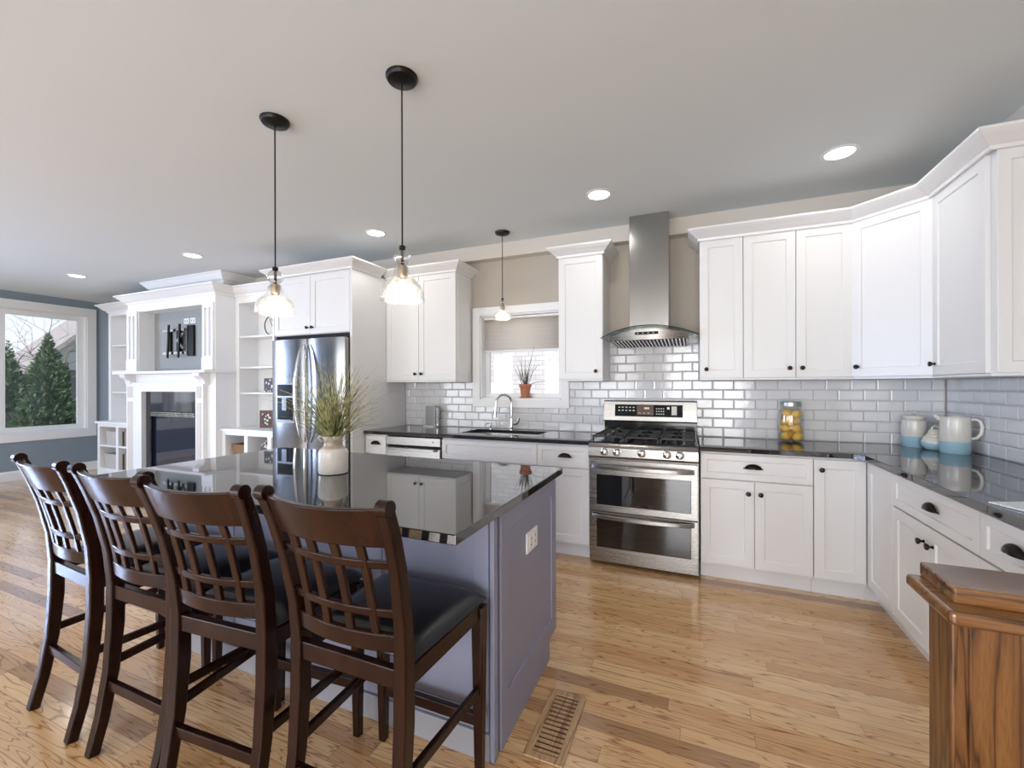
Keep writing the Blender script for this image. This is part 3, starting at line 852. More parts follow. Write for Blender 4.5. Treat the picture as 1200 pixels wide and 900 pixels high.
# ------------------------------------------------------------------ range
RX0 = -.7235; RW = .757
r = thing('gas_range', 'stainless steel double-oven gas range with black burner grates', 'range', (RX0, D, 0))
yf = -.635
MB().box(0, RW, yf, -.03, .02, .895).build('body', mat('range_side_grey', (.25, .25, .25), .3, .8), r, smooth=False)
for sx in (.05, RW - .05):
    for sy in (-.56, -.08): MB().lathe([(.018, 0), (.018, .022)], (sx, sy, 0), 12).build('foot', M['black'], r)
def rdoor(name, z0, z1, gz0, gz1, hz):
    d = MB(); yo = yf - .028
    d.slab([.004, .058, RW - .050, RW - .004], [z0, gz0, gz1, z1], 0, 0, ())  # placeholder cleared below
    d.v = []; d.f = []
    Tt = Matrix(((1, 0, 0, 0), (0, 0, -1, 0), (0, 1, 0, 0), (0, 0, 0, 1)))
    d.M = Tt
    d.slab([.004, .058, RW - .050, RW - .004], [z0, gz0, gz1, z1], -yf, -yo, [(1, 1)])
    o = d.build(name, M['steel'], r, smooth=False, bevel=.003)
    MB().box(.058, RW - .050, yo + .003, yo + .02, gz0, gz1).build('oven_window', M['ovenglass'], o, smooth=False)
    n = 12
    pts = []
    for k in range(n + 1):
        q = k / n; x = .028 + (RW - .056) * q
        pts.append((x, yo - .010 - .048 * math.sin(PI * q) ** .45, hz))
    MB().bar(pts, .030, .014, (0, 0, 1)).build('handle', M['steel'], o, bevel=.004)
    return o
rdoor('upper_oven_door', .402, .785, .450, .672, .735)
rdoor('lower_oven_door', .03, .395, .135, .345, .372)
# control panel with knobs: bull-nosed front
prof = [(-.03, .905), (yf - .02, .905), (yf - .035, .895), (yf - .048, .875), (yf - .052, .815), (yf - .04, .797), (yf, .792), (-.03, .792)]
mb = MB(Matrix(((0, 0, 1, 0), (1, 0, 0, 0), (0, 1, 0, 0), (0, 0, 0, 1))))
mb.prism(prof, 0, RW); cp = mb.build('control_panel', M['steel'], r, bevel=.003, angle=25)
for kx in (.12, .21, .385, .555, .638):
    kb = MB(); kb.lathe([(.030, 0), (.030, .006), (.026, .010), (.023, .038), (.014, .042)], (kx, yf - .050, .850), 20, 'y')
    ko = kb.build('knob', M['chrome'], cp)
    MB().box(kx - .0045, kx + .0045, yf - .096, yf - .052, .829, .871).build('grip', M['steelv'], ko, smooth=False, bevel=.002)
MB().box(.004, RW - .004, yf - .01, -.075, .905, .914).build('cooktop', M['blackgloss'], r, smooth=False, bevel=.003)
for (bx, by, br_) in ((.15, -.20, .045), (.15, -.48, .055), (.60, -.20, .045), (.60, -.48, .055), (.378, -.34, .06)):
    MB().lathe([(br_, .914), (br_, .922), (br_ * .75, .924), (br_ * .75, .932), (br_ * .3, .934)], (bx, by, 0), 20).build('burner', M['iron'], r)
for gx0, gx1 in ((.02, .255), (.262, .495), (.502, .737)):
    g_ = MB(); zt = .958; yy0, yy1 = yf + .015, -.095
    w_ = .011
    g_.box(gx0, gx0 + w_, yy0, yy1, zt - .014, zt).box(gx1 - w_, gx1, yy0, yy1, zt - .014, zt)
    for yb_ in (yy0, (yy0 + yy1) / 2 - .005, yy1 - w_): g_.box(gx0, gx1, yb_, yb_ + w_, zt - .014, zt)
    cx = (gx0 + gx1) / 2
    for ya_, yb2 in ((yy0, yy0 + .085), (yy0 + .185, yy1 - .185), (yy1 - .085, yy1)): g_.box(cx - .004, cx + .004, ya_, yb2, zt - .013, zt + .001)
    for fy in (.25, .75):
        y_ = yy0 + (yy1 - yy0) * fy; g_.box(gx0, gx0 + .075, y_ - .004, y_ + .004, zt - .013, zt + .001).box(gx1 - .075, gx1, y_ - .004, y_ + .004, zt - .013, zt + .001)
    for px in (gx0, gx1 - w_):
        for py in (yy0, yy1 - w_): g_.box(px, px + w_, py, py + w_, .9142, zt)
    g_.build('grate', M['iron'], r, smooth=False, bevel=.002)
# backguard
MB().box(.012, RW - .006, -.10, -.03, .905, 1.03).build('rear_vent', M['blackgloss'], r, smooth=False, bevel=.004)
mb = MB(Matrix(((0, 0, 1, 0), (1, 0, 0, 0), (0, 1, 0, 0), (0, 0, 0, 1))))
mb.prism([(-.03, 1.025), (-.115, 1.025), (-.125, 1.035), (-.105, 1.195), (-.095, 1.205), (-.03, 1.205)], .008, RW - .004)
bg = mb.build('backguard', M['steel'], r, bevel=.003, angle=25)
def on_bg(x0, x1, z0, z1, lift, name, m, par=bg):
    ya = lambda zz: -.125 + (zz - 1.035) / .16 * .02 - lift
    mb = MB(); mb.hexa([(x0, ya(z0), z0), (x1, ya(z0), z0), (x1, ya(z0) + .004, z0), (x0, ya(z0) + .004, z0)], [(x0, ya(z1), z1), (x1, ya(z1), z1), (x1, ya(z1) + .004, z1), (x0, ya(z1) + .004, z1)])
    return mb.build(name, m, par, smooth=False)
dp = on_bg(.105, .645, 1.072, 1.172, .0025, 'display', M['ovenglass'])
M['legend'] = mat('pale_printed_legend', (.75, .72, .66), .5)
M['lcd'] = mat('brown_display', (.10, .05, .025), .2)
on_bg(.285, .42, 1.085, 1.165, .0035, 'screen', M['lcd'], dp)
for i in range(5):
    for j in range(2): on_bg(.132 + i * .030, .148 + i * .030, 1.118 + j * .026, 1.126 + j * .026, .004, 'button', M['legend'], dp)
for i in range(4):
    for j in range(3): on_bg(.44 + i * .018, .449 + i * .018, 1.092 + j * .022, 1.100 + j * .022, .004, 'button', M['legend'], dp)
on_bg(.30, .318, 1.10, 1.104, .0045, 'button', M['legend'], dp); on_bg(.335, .353, 1.10, 1.104, .0045, 'button', M['legend'], dp); on_bg(.37, .39, 1.10, 1.104, .0045, 'button', M['legend'], dp)
on_bg(.345, .385, 1.135, 1.150, .0045, 'clock_digits', M['legend'], dp)
on_bg(.525, .545, 1.135, 1.155, .004, 'button', M['legend'], dp); on_bg(.56, .60, 1.09, 1.16, .004, 'keypad', M['legend'], dp)

# ------------------------------------------------------------------ range hood
HX = -.325
r = thing('range_hood', 'stainless chimney range hood with curved glass canopy above the range', 'range hood', (HX, D, 1.655))
z0 = 1.655
MB().box(-.150, .150, -.275, -.002, .125, ZC - z0 - .001).build('chimney', M['steelv'], r, smooth=False, bevel=.002)
MB().box(-.145, .145, -.27, -.002, .122, .124).build('collar', M['black'], r, smooth=False)
# curved glass canopy: arched across x, front edge bowed
vs = []; fs = []; nx, ny = 28, 6
for i in range(nx + 1):
    q = -1 + 2 * i / nx; x = .36 * q
    zz = .140 - .072 * q * q
    yfr = -.50 + .10 * abs(q) ** 2.4
    for j in range(ny + 1):
        y = -.004 + (yfr + .004) * j / ny
        vs.append((x, y, zz - .01 * j / ny))
for i in range(nx):
    for j in range(ny):
        a = i * (ny + 1) + j; fs.append((a, a + 1, a + ny + 2, a + ny + 1))
mb = MB(); mb.add(vs, fs); cn = mb.build('glass_canopy', M['hoodglass'], r, solid=.006)
# edge rim of the glass
pts = [(.36 * q, -.50 + .10 * abs(q) ** 2.4, .140 - .072 * q * q - .01) for q in [-1 + 2 * i / 28 for i in range(29)]]
MB().tube(pts, .0035, 6).build('rim', M['black'], cn)
# steel body, with bowed face
bp_ = []
nseg = 12
for i in range(nseg + 1):
    q = -1 + 2 * i / nseg; bp_.append((.29 * q, -.455 + .06 * q * q))
vs = []; fs = []
for (x, y) in bp_:
    q = x / .29; ztp = .118 - .045 * q * q
    vs += [(x, y, ztp), (x, y - .004, ztp - .012), (x, y + .01, .028), (x * .97, -.05, .004), (x, -.03, ztp)]
for i in range(nseg):
    a = i * 5; b = a + 5
    for k in range(5): fs.append((a + k, b + k, b + (k + 1) % 5, a + (k + 1) % 5))
fs += [(0, 1, 2, 3, 4), tuple(nseg * 5 + k for k in (4, 3, 2, 1, 0))]
mb = MB(); mb.add(vs, fs); hb = mb.build('hood_body', M['steel'], r, angle=25)
MB().box(-.085, .085, -.467, -.452, .065, .085).build('control_strip', M['blackgloss'], hb, smooth=False, bevel=.002)
for i in range(4): MB().box(-.07 + i * .038, -.058 + i * .038, -.4685, -.466, .071, .079).build('button', M['chrome'], hb, smooth=False)
mb = MB()
for i in range(20):
    x = -.255 + i * .0268; mb.hexa([(x, -.425, .0225), (x + .011, -.425, .0225), (x + .011, -.08, .002), (x, -.08, .002)], [(x, -.425, .028), (x + .011, -.425, .028), (x + .011, -.08, .008), (x, -.08, .008)])
mb.build('baffle_filter', M['chrome'], hb, smooth=False)
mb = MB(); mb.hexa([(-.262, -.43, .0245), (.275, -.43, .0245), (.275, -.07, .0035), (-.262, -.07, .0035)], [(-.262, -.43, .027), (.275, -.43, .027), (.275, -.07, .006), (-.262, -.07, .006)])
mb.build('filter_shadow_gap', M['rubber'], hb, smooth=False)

# ------------------------------------------------------------------ island
IX0, IX1, IY0, IY1 = -2.61, -.613, 1.047, 2.114
o = MB().box(IX0, IX1, IY0, IY1, TC - .031, TC).build('island_worktop', M['granite'], bevel=.003, smooth=False)
tag(o, 'large polished black granite island top reflecting the cabinets', 'worktop')
r = thing('kitchen_island', 'grey painted island base with panelled end and white outlet', 'island', (-1.61, 1.74, 0))
bx0, bx1, by0, by1 = -.955, .945, -.355, .345
MB().box(bx0, bx1, by0, by1 - .02, .10, ZT).box(bx0, bx1, by0, by1 - .09, 0, .10).build('carcass', M['island'], r, smooth=False)
# right end panel (faces +X)
TE = Matrix.Translation((bx1, 0, 0)) @ Matrix.Rotation(PI / 2, 4, 'Z')
mbp = shaker(-.335, .36, .001, ZT, -.020, TE, st=.06)
# taller bottom rail
ep = None
def panel(x0, x1, z0, z1, st, sb, stt, yf_, T, rec=.008, th=.0195):
    mb = MB(T)
    o_ = [(x0, z0), (x1, z0), (x1, z1), (x0, z1)]
    i_ = [(x0 + st, z0 + sb), (x1 - st, z0 + sb), (x1 - st, z1 - stt), (x0 + st, z1 - stt)]
    vs = [(a, yf_, b) for a, b in o_] + [(a, yf_, b) for a, b in i_] + [(a, yf_ + rec, b) for a, b in i_] + [(a, yf_ + th, b) for a, b in o_]
    fs = [(8, 9, 10, 11), (15, 14, 13, 12)]
    for k in range(4):
        l = (k + 1) % 4; fs += [(k, l, 4 + l, 4 + k), (4 + k, 4 + l, 8 + l, 8 + k), (l, k, 12 + k, 12 + l)]
    return mb.add(vs, fs)
ep = panel(-.315, .36, .10, ZT, .065, .085, .095, -.020, TE).box(-.315, .255, -.0195, -.0005, .001, .1005).build('end_panel', M['island'], r, bevel=.0015, smooth=False)
MB(TE).box(-.372, -.338, -.018, 0, .001, ZT).build('corner_post', M['island'], r, bevel=.003, smooth=False)
MB(TE).box(-.336, -.317, -.006, 0, .001, ZT).build('corner_strip', mat('dark_shadow_strip', (.05, .045, .045), .5), r, smooth=False)  # dark-coloured trim strip between corner post and end panel
op = MB(TE).box(-.045, .085, -.019, -.011, .618, .706).build('outlet_plate', M['white'], r, bevel=.003, smooth=False)
for ox in (-.005, .045):
    MB(TE).box(ox - .016, ox + .016, -.0215, -.019, .635, .689).build('socket', M['white'], op, bevel=.002, smooth=False)
    for dz in (-.013, .013): MB(TE).box(ox - .006, ox - .003, -.0222, -.0214, .662 + dz - .004, .662 + dz + .004).box(ox + .003, ox + .006, -.0222, -.0214, .662 + dz - .004, .662 + dz + .004).build('slot', M['rubber'], op, smooth=False)
# back side panels facing the chairs, with baseboard
for k in range(4):
    x0 = bx0 + .01 + k * .472; panel(x0, x0 + .468, .10, ZT, .06, .07, .07, by0 - .012, None, .006, .0118).build('back_panel', M['island'], r, bevel=.0015, smooth=False)
MB().box(bx0, bx1, by0 - .022, by0 - .0002, .001, .098).build('skirting', mat('pale_grey_skirting', (.30, .30, .33), .4), r, bevel=.002, smooth=False)
for k in range(3):
    d = shaker(bx0 + k * .633 + .003, bx0 + (k + 1) * .633 - .003, .12, .87, 0, Matrix.Translation((0, by1, 0)) @ Matrix.Rotation(PI, 4, 'Z') @ Matrix.Translation((.01, 0, 0))).build('door', M['island'], r, bevel=.0015, smooth=False)

# ------------------------------------------------------------------ bar stools
def make_stool(label, loc, rz):
    r = thing('bar_stool', label, 'chair', loc, rz, 'dark wood bar stools along the island')
    W2 = .205
    prof = [(0, -.262), (.12, -.232), (.28, -.205), (.45, -.192), (.60, -.19), (.72, -.20), (.86, -.228), (.97, -.262), (1.045, -.292)]
    for s_ in (-1, 1):
        path = [(s_ * (W2 - .022 * (1 - max(0, (z - .6) / .445) ** 1.2)), y, z) for z, y in prof]
        MB().bar(path, [.034, .036, .038, .040, .040, .036, .033, .032, .032], [.036, .038, .042, .046, .046, .042, .040, .038, .034]).build('rear_leg', M['espresso'], r, bevel=.006, seg=3)
        MB().tube([(s_ * W2 - .017, -.292, 1.042), (s_ * W2 + .017, -.292, 1.042)], .021, 14).build('finial', M['espresso'], r, bevel=.002)
        MB().bar([(s_ * (W2 - .002), .195, 0), (s_ * (W2 - .002), .195, .30), (s_ * (W2 - .002), .195, .585)], [.028, .036, .044], [.028, .036, .044]).build('front_leg', M['espresso'], r, bevel=.004)
    def yat(z):
        for (za, ya), (zb_, yb_) in zip(prof, prof[1:]):
            if za <= z <= zb_: return ya + (yb_ - ya) * (z - za) / (zb_ - za)
        return prof[-1][1]
    def curved(z0, z1, th, bow, name, x_=None, topdip=0):
        x_ = W2 - .010 - .022 * (1 - max(0, (z0 - .6) / .445)); mb = MB(); n = 14; vs = []; fs = []
        for i in range(n + 1):
            q = -1 + 2 * i / n; b = bow * (1 - q * q)
            y0, y1 = yat(z0) - b, yat(z1) - b
            zt = z1 - topdip * (1 - q * q)
            vs += [(x_ * q, y0 - th / 2, z0), (x_ * q, y0 + th / 2, z0), (x_ * q, y1 + th / 2, zt), (x_ * q, y1 - th / 2, zt)]
        for i in range(n):
            a = i * 4; b = a + 4
            for k in range(4): fs.append((a + k, a + (k + 1) % 4, b + (k + 1) % 4, b + k))
        fs += [(3, 2, 1, 0), tuple(n * 4 + k for k in range(4))]
        mb.add(vs, fs); return mb.build(name, M['espresso'], r, bevel=.004, angle=30)
    curved(.935, 1.042, .022, .034, 'top_rail', topdip=.006)
    curved(.872, .897, .016, .030, 'lattice_rail')
    curved(.735, .760, .016, .027, 'lattice_rail')
    curved(.640, .690, .020, .025, 'lower_back_rail')
    for q in (-.62, -.24, .18, .58):
        x = (W2 - .012) * q; b = (1 - q * q)
        pts = [(x, yat(z) - b * bw, z) for z, bw in ((.685, .025), (.75, .027), (.81, .029), (.885, .030), (.94, .033))]
        MB().bar(pts, .026, .012).build('slat', M['espresso'], r, bevel=.003)
    # seat frame
    MB().box(-W2 + .036, W2 - .036, -.205, -.180, .545, .597).build('rear_apron', M['espresso'], r, bevel=.003, smooth=False)
    MB().box(-W2 + .018, W2 - .018, .180, .205, .545, .597).build('front_apron', M['espresso'], r, bevel=.003, smooth=False)
    for s_ in (-1, 1): MB().bar([(s_ * (W2 - .018), -.17, .571), (s_ * (W2 - .002), .175, .571)], .024, .052).build('side_apron', M['espresso'], r, bevel=.003, smooth=False)
    # cushion
    mb = MB(); nx, ny = 14, 14; vs = []; fs = []
    X_, Ya, Yb = W2 + .012, -.160, .222
    def sup(q): return (1 - abs(q) ** 6)
    for j in range(ny + 1):
        for i in range(nx + 1):
            qx = -1 + 2 * i / nx; qy = -1 + 2 * j / ny
            h = .602 + .044 * max(0, sup(qx)) ** .5 * max(0, sup(qy)) ** .5 + .006 * (1 - qx * qx) * (1 - qy * qy)
            vs.append(((X_ - .012 * (1 - qy)) * qx, (Ya + Yb) / 2 + (Yb - Ya) / 2 * qy, h))
    for j in range(ny):
        for i in range(nx):
            a = j * (nx + 1) + i; fs.append((a, a + 1, a + nx + 2, a + nx + 1))
    base = len(vs); vs += [(-X_ + .024, Ya, .5985), (X_ - .024, Ya, .5985), (X_, Yb, .5985), (-X_, Yb, .5985)]
    fs.append((base + 3, base + 2, base + 1, base))
    fs.append(tuple([base, base + 1] + [i for i in range(nx, -1, -1)])); fs.append(tuple([base + 3] + [ny * (nx + 1) + i for i in range(nx + 1)] + [base + 2])[::-1])
    fs.append(tuple([base + 3, base] + [j * (nx + 1) for j in range(ny + 1)])[::-1]); fs.append(tuple([base + 1, base + 2] + [j * (nx + 1) + nx for j in range(ny, -1, -1)]))
    mb.add(vs, fs); mb.build('seat_cushion', M['leather'], r, angle=60)
    # stretchers
    MB().box(-W2 + .036, W2 - .036, -.222, -.202, .215, .250).build('stretcher', M['espresso'], r, bevel=.003, smooth=False)
    MB().box(-W2 + .016, W2 - .016, .185, .207, .175, .215).build('footrest', M['espresso'], r, bevel=.003, smooth=False)
    for s_ in (-1, 1): MB().bar([(s_ * (W2 - .02), -.19, .305), (s_ * W2, .18, .305)], .018, .030, (1, 0, 0)).build('stretcher', M['espresso'], r, bevel=.003)
    return r
st0 = make_stool('dark wood bar stool at the island end, its whole black leather seat in view', (-.876, 1.11, 0), R(0))
dup(st0, (-1.372, 1.075, 0), R(4), 'dark wood bar stool second from the island end, between two other stools')
dup(st0, (-1.818, 1.10, 0), R(0), 'dark wood bar stool third from the island end, overlapping the far stool')
dup(st0, (-2.318, 1.115, 0), R(-4), 'dark wood bar stool farthest from the camera, at the left end of the row')

# ------------------------------------------------------------------ island vase and grass
m = mat('cream_crackle_glaze', (.74, .71, .65), .22); t = NT(m); v, x, y, z = t.pos(True)
band = t.ramp(z, [(0, (.74, .72, .67)), (.116, (.76, .73, .68)), (.125, (.42, .33, .25)), (.158, (.45, .36, .28)), (.166, (.74, .71, .65))])
t.col(t.mix(t.ramp(t.noise(v, 45, 4), [(.45, (0, 0, 0)), (.8, (.4, .4, .4))]), band, (.56, .50, .42)))
r = thing('ceramic_vase', 'cream ceramic jug vase with tan neck band on the island', 'vase', (-1.60, 1.575, TC))
MB().lathe([(.058, 0), (.066, .004), (.068, .02), (.068, .10), (.064, .112), (.046, .128), (.042, .14), (.043, .165), (.050, .176), (.050, .180), (.044, .178), (.038, .165), (.037, .14), (.055, .11), (.06, .02), (.05, .008)], n=36).build('vase_body', m, r)
MB().tube([(-.042, -.012, .172), (-.062, -.018, .178), (-.074, -.020, .170), (-.068, -.018, .158), (-.055, -.014, .15)], .006, 8).build('spout', m, r)
mg = mat('dried_green_grass', (.22, .25, .07), .6); t = NT(mg); v, x, y, z = t.pos(True)
t.col(t.mix(t.ramp(t.noise(v, 34, 2), [(.40, (0, 0, 0)), (.60, (1, 1, 1))]), (.05, .085, .018), (.50, .44, .20)))
rnd = random.Random(21); mb = MB()
for i in range(330):
    a = i * 2.39996; lean = abs(rnd.gauss(0, .36)) + .02
    if i % 11 == 0: lean += .35
    L = rnd.uniform(.24, .45) * (1 if lean < .5 else .75)
    p = Vector((rnd.gauss(0, .013), rnd.gauss(0, .013), .13)); d = Vector((math.cos(a) * lean, math.sin(a) * lean, 1)).normalized()
    pts = [p.copy()]; dr = rnd.uniform(.0, .16) * (1 + lean)
    for k in range(7):
        d = (d + Vector((math.cos(a) * dr * .5 + rnd.gauss(0, .05), math.sin(a) * dr * .5 + rnd.gauss(0, .05), -dr * .35 * (k / 3)))).normalized(); p = p + d * L / 7; pts.append(p.copy())
    w = rnd.uniform(.0007, .0019)
    mb.tube(pts, [w, w, w, w, w * .9, w * .8, w * .6, w * .25], 3)
g = mb.build('ornamental_grass', mg); g.location = (-1.60, 1.575, TC)
tag(g, 'spray of dried green grass standing in the cream vase', 'plant')

# ------------------------------------------------------------------ pendant lights
def pendant(label, x, y, zb, s=1.0, pw=1.6):
    r = thing('pendant_light', label, 'light', (x, y, ZC), 0, 'glass pendant lights')
    h = zb - ZC
    MB().lathe([(.070 * (s * .3 + .7), -.001), (.070 * (s * .3 + .7), -.008), (.062 * (s * .3 + .7), -.020), (.03, -.026), (.010, -.030)], n=28).build('canopy', M['black'], r)
    MB().tube([(0, 0, -.028), (0, 0, h + .235 * s)], .0035, 8).build('cord', M['black'], r)
    MB().lathe([(.006 * s, .245 * s), (.014 * s, .240 * s), (.014 * s, .225 * s), (.007 * s, .22 * s), (.007 * s, .15 * s)], (0, 0, h), 12).build('stem', M['black'], r)
    gp = []
    for k in range(13):
        a = PI * k / 12; gp.append((max(.010, .038 * math.sin(a)) * s, (.190 + .036 * math.cos(a)) * s))
    MB().lathe(gp, (0, 0, h), 24, caps=False).build('glass_globe', M['globeglass'], r)
    MB().lathe([(.012 * s, .155 * s), (.022 * s, .152 * s), (.024 * s, .135 * s), (.022 * s, .105 * s), (.016 * s, .10 * s)], (0, 0, h), 18).build('socket', mat('aged_brass', (.40, .32, .22), .3, .9), r)
    MB().lathe([(.026 * s, .150 * s), (.034 * s, .138 * s), (.036 * s, .115 * s), (.050 * s, .095 * s), (.078 * s, .070 * s), (.092 * s, .040 * s), (.096 * s, 0), (.093 * s, 0), (.089 * s, .040 * s), (.075 * s, .068 * s), (.047 * s, .092 * s)], (0, 0, h), 36, caps=False).build('glass_shade', M['seeded'], r)
    MB().ball((0, 0, h + .062 * s), .021 * s, 14, 10, (1, 1, 1.5)).build('bulb', M['bulb'], r)
    add_light('bulb_light', 'POINT', (0, 0, h + .02 * s), (0, 0, 0), pw, (1, .88, .72), parent=r, shadow_soft_size=.03)

pendant('glass pendant over the left half of the island', -1.983, 1.568, 1.704)
pendant('glass pendant over the right half of the island', -1.187, 1.568, 1.711)
pendant('small glass pendant hanging in front of the kitchen window', -1.565, 3.50, 1.925, .78, 1.5)

# ------------------------------------------------------------------ recessed lights
cans = [(-6.995, 2.80, 'recessed ceiling light nearest the living room window'), (-4.81, 2.84, 'recessed ceiling light between fireplace and refrigerator'),
        (-2.61, 3.07, 'recessed ceiling light near the refrigerator cabinet crown'), (-.62, 3.086, 'recessed ceiling light left of the range hood chimney'), (.80, 3.09, 'recessed ceiling light above the right-hand corner, the biggest in view')]
for x, y, l in cans:
    r = thing('recessed_light', l, 'light', (x, y, ZC), 0, 'recessed ceiling lights')
    MB().lathe([(.095, -.0005), (.095, -.004), (.075, -.006), (.072, -.001)], n=32, caps=False).build('trim_ring', M['white'], r)
    MB().lathe([(.073, -.003), (.070, -.0045)], n=32).build('lens', M['canlamp'], r)
    add_light('lamp_light', 'AREA', (0, 0, -.02), (0, 0, 0), 2.4, (1, .96, .90), .13, parent=r)

# ------------------------------------------------------------------ window shade, plant
r = thing('roller_shade', 'half-lowered pale fabric shade in the kitchen window', 'shade', ((KW[0] + KW[1]) / 2, D + .055, 1.675))
m = bpy.data.materials.new('pale_shade_fabric'); m.use_nodes = True; nt = m.node_tree; b = nt.nodes['Principled BSDF']
b.inputs['Base Color'].default_value = (.82, .79, .74, 1); b.inputs['Roughness'].default_value = .9
tl = nt.nodes.new('ShaderNodeBsdfTranslucent'); tl.inputs[0].default_value = (.96, .92, .87, 1); mx = nt.nodes.new('ShaderNodeMixShader'); mx.inputs[0].default_value = .8
nt.links.new(b.outputs[0], mx.inputs[1]); nt.links.new(tl.outputs[0], mx.inputs[2]); nt.links.new(mx.outputs[0], nt.nodes['Material Output'].inputs[0])
hw = (KW[1] - KW[0]) / 2 - .018
mb = MB(); n = 24; vs = []; fs = []
for i in range(n + 1):
    zz = .012 + (.335) * i / n; y = .004 * math.sin(i * 2.1)
    vs += [(-hw, y, zz), (hw, y, zz)]
for i in range(n): fs.append((2 * i, 2 * i + 1, 2 * i + 3, 2 * i + 2))
mb.add(vs, fs); mb.build('fabric', m, r, solid=.002, angle=80)
MB().box(-hw, hw, -.008, .010, 0, .014).build('bottom_rail', M['trim'], r, bevel=.003, smooth=False)
MB().box(-hw, hw, -.015, .02, .322, .346).build('head_rail', M['trim'], r, bevel=.003, smooth=False)
r = thing('potted_plant', 'terracotta pot with thin wiry stems on the window sill', 'plant', (-1.505, D + .045, KW[2] + .014))
mt = mat('terracotta', (.46, .17, .09), .7)
MB().lathe([(.052, 0), (.060, .004), (.062, .012), (.055, .012), (.05, .006)], n=24).build('saucer', mt, r)
MB().lathe([(.040, .008), (.052, .105), (.060, .107), (.062, .135), (.055, .136), (.050, .12), (.02, .118)], n=24).build('pot', mt, r)
rnd = random.Random(5); mb = MB()
for i in range(26):
    a = rnd.random() * 2 * PI; lean = rnd.uniform(.05, .65); L = rnd.uniform(.12, .30)
    if i == 0: a, lean, L = 1.2, .1, .40
    if i == 1: a, lean, L = 0.0, 1.0, .27
    p = Vector((rnd.gauss(0, .012), rnd.gauss(0, .008), .11)); d = Vector((math.cos(a) * lean, math.sin(a) * lean * .22, 1)).normalized(); pts = [p.copy()]
    for k in range(6):
        d = (d + Vector((rnd.gauss(0, .08) + (.16 if i == 1 else 0), rnd.gauss(0, .02), -.13 if i == 1 else rnd.gauss(0, .05)))).normalized(); p = p + d * L / 6; pts.append(p.copy())
    mb.tube(pts, [.0028, .0026, .0024, .0022, .002, .0016, .001], 5)
mb.build('stems', mat('grey_green_stems', (.10, .10, .07), .7), r)

# ------------------------------------------------------------------ things on the worktops
r = thing('countertop_device', 'small grey slab-like appliance with a side arm at the left of the worktop', 'appliance', (-2.49, 3.765, TC), R(-6))
MB().box(-.062, .062, -.02, .02, .012, .215).build('panel', M['silver'], r, bevel=.004, smooth=False)
MB().box(-.07, .07, -.05, .04, 0, .012).build('base', M['white'], r, bevel=.003, smooth=False)
MB().tube([(.06, 0, .165), (.085, -.01, .165), (.11, -.012, .163), (.115, -.012, .155)], .006, 8).build('arm', M['silver'], r)
MB().box(.066, .086, -.015, .015, .012, .2).build('spine', M['chrome'], r, bevel=.003, smooth=False)

# lemon jar
JX, JY = .665, 3.735
r = thing('glass_jar', 'tall glass jar with metal lid full of lemons on the worktop', 'jar', (JX, JY, TC))
MB().lathe([(.060, .001), (.078, .006), (.084, .02), (.084, .205), (.078, .23), (.066, .245), (.062, .262), (.059, .262), (.063, .243), (.075, .226), (.081, .2), (.081, .022), (.072, .010), (.02, .007)], n=36).build('jar_body', M['jarglass'], r)
MB().lathe([(.064, .262), (.069, .264), (.069, .292), (.064, .297), (.03, .299)], n=32).build('lid', mat('worn_zinc', (.42, .43, .40), .35, .9), r)
ml = mat('lemon_peel', (.86, .52, .06), .45); t = NT(ml); v, *_ = t.pos(); t.bump(t.noise(v, 160, 2), .25, .003); t.col(t.mix(t.noise(v, 18, 2), (.86, .46, .04), (.92, .66, .14)))
lem = None; pos = []
spots = [(-.036, -.022, .042), (.038, -.02, .040), (.0, .042, .042), (-.038, .01, .100), (.036, -.018, .096), (.004, .04, .105), (-.030, -.026, .158), (.034, .024, .155), (-.02, .032, .212), (.032, -.028, .208)]
names = ['front left lemon on the jar bottom', 'front right lemon on the jar bottom', 'rear lemon on the jar bottom', 'second-layer lemon at the left of the jar', 'second-layer lemon at the right of the jar', 'second-layer lemon at the rear of the jar', 'third-layer lemon at the left of the jar', 'third-layer lemon at the right of the jar', 'topmost lemon at the left rear of the jar', 'topmost lemon at the right front of the jar']
for k, ((x, y, z), nm) in enumerate(zip(spots, names)):
    if lem is None:
        lem = MB().lathe([(.003, -.042), (.008, -.039), (.014, -.034), (.025, -.024), (.031, -.010), (.032, .004), (.029, .018), (.021, .029), (.011, .035), (.007, .040), (.002, .043)], n=20).build('lemon', ml)
        q = lem
    else:
        q = lem.copy(); COL.objects.link(q)
    q.location = (JX + x, JY + y, TC + z); q.rotation_euler = (R(70 + 25 * math.sin(k * 3)), R(20 * math.cos(k * 2)), k * 1.3); q.scale = (.95,) * 3
    tag(q, 'yellow ' + nm, 'fruit', 'lemons in the glass jar')

# ceramics: cream over blue
mc = mat('cream_and_blue_glaze', (.7, .68, .6), .18); t = NT(mc); v, x, y, z = t.pos(True)
wob = t.math('ADD', z, t.math('MULTIPLY', t.noise(v, 14, 2), .006))
t.col(t.ramp(wob, [(0, (.33, .52, .60)), (.074, (.36, .55, .62)), (.0765, (.70, .67, .60)), (1, (.72, .69, .62))]))
mc2 = mc.copy(); mc2.name = 'cream_and_blue_glaze_low'
for n_ in mc2.node_tree.nodes:
    if n_.type == 'VALTORGB': n_.color_ramp.elements[1].position = .050; n_.color_ramp.elements[2].position = .0525
mcr = mat('cream_glaze', (.70, .67, .60), .2)
r = thing('ceramic_canister', 'tall lidded cream and blue canister, left of the three ceramics in the corner', 'canister', (1.375, 3.735, TC))
MB().lathe([(.060, 0), (.064, .006), (.065, .15), (.062, .178), (.050, .190), (.046, .192)], n=32).build('canister_body', mc, r)
MB().lathe([(.054, .190), (.056, .194), (.054, .208), (.030, .214), (.016, .216)], n=28).build('lid', mcr, r)
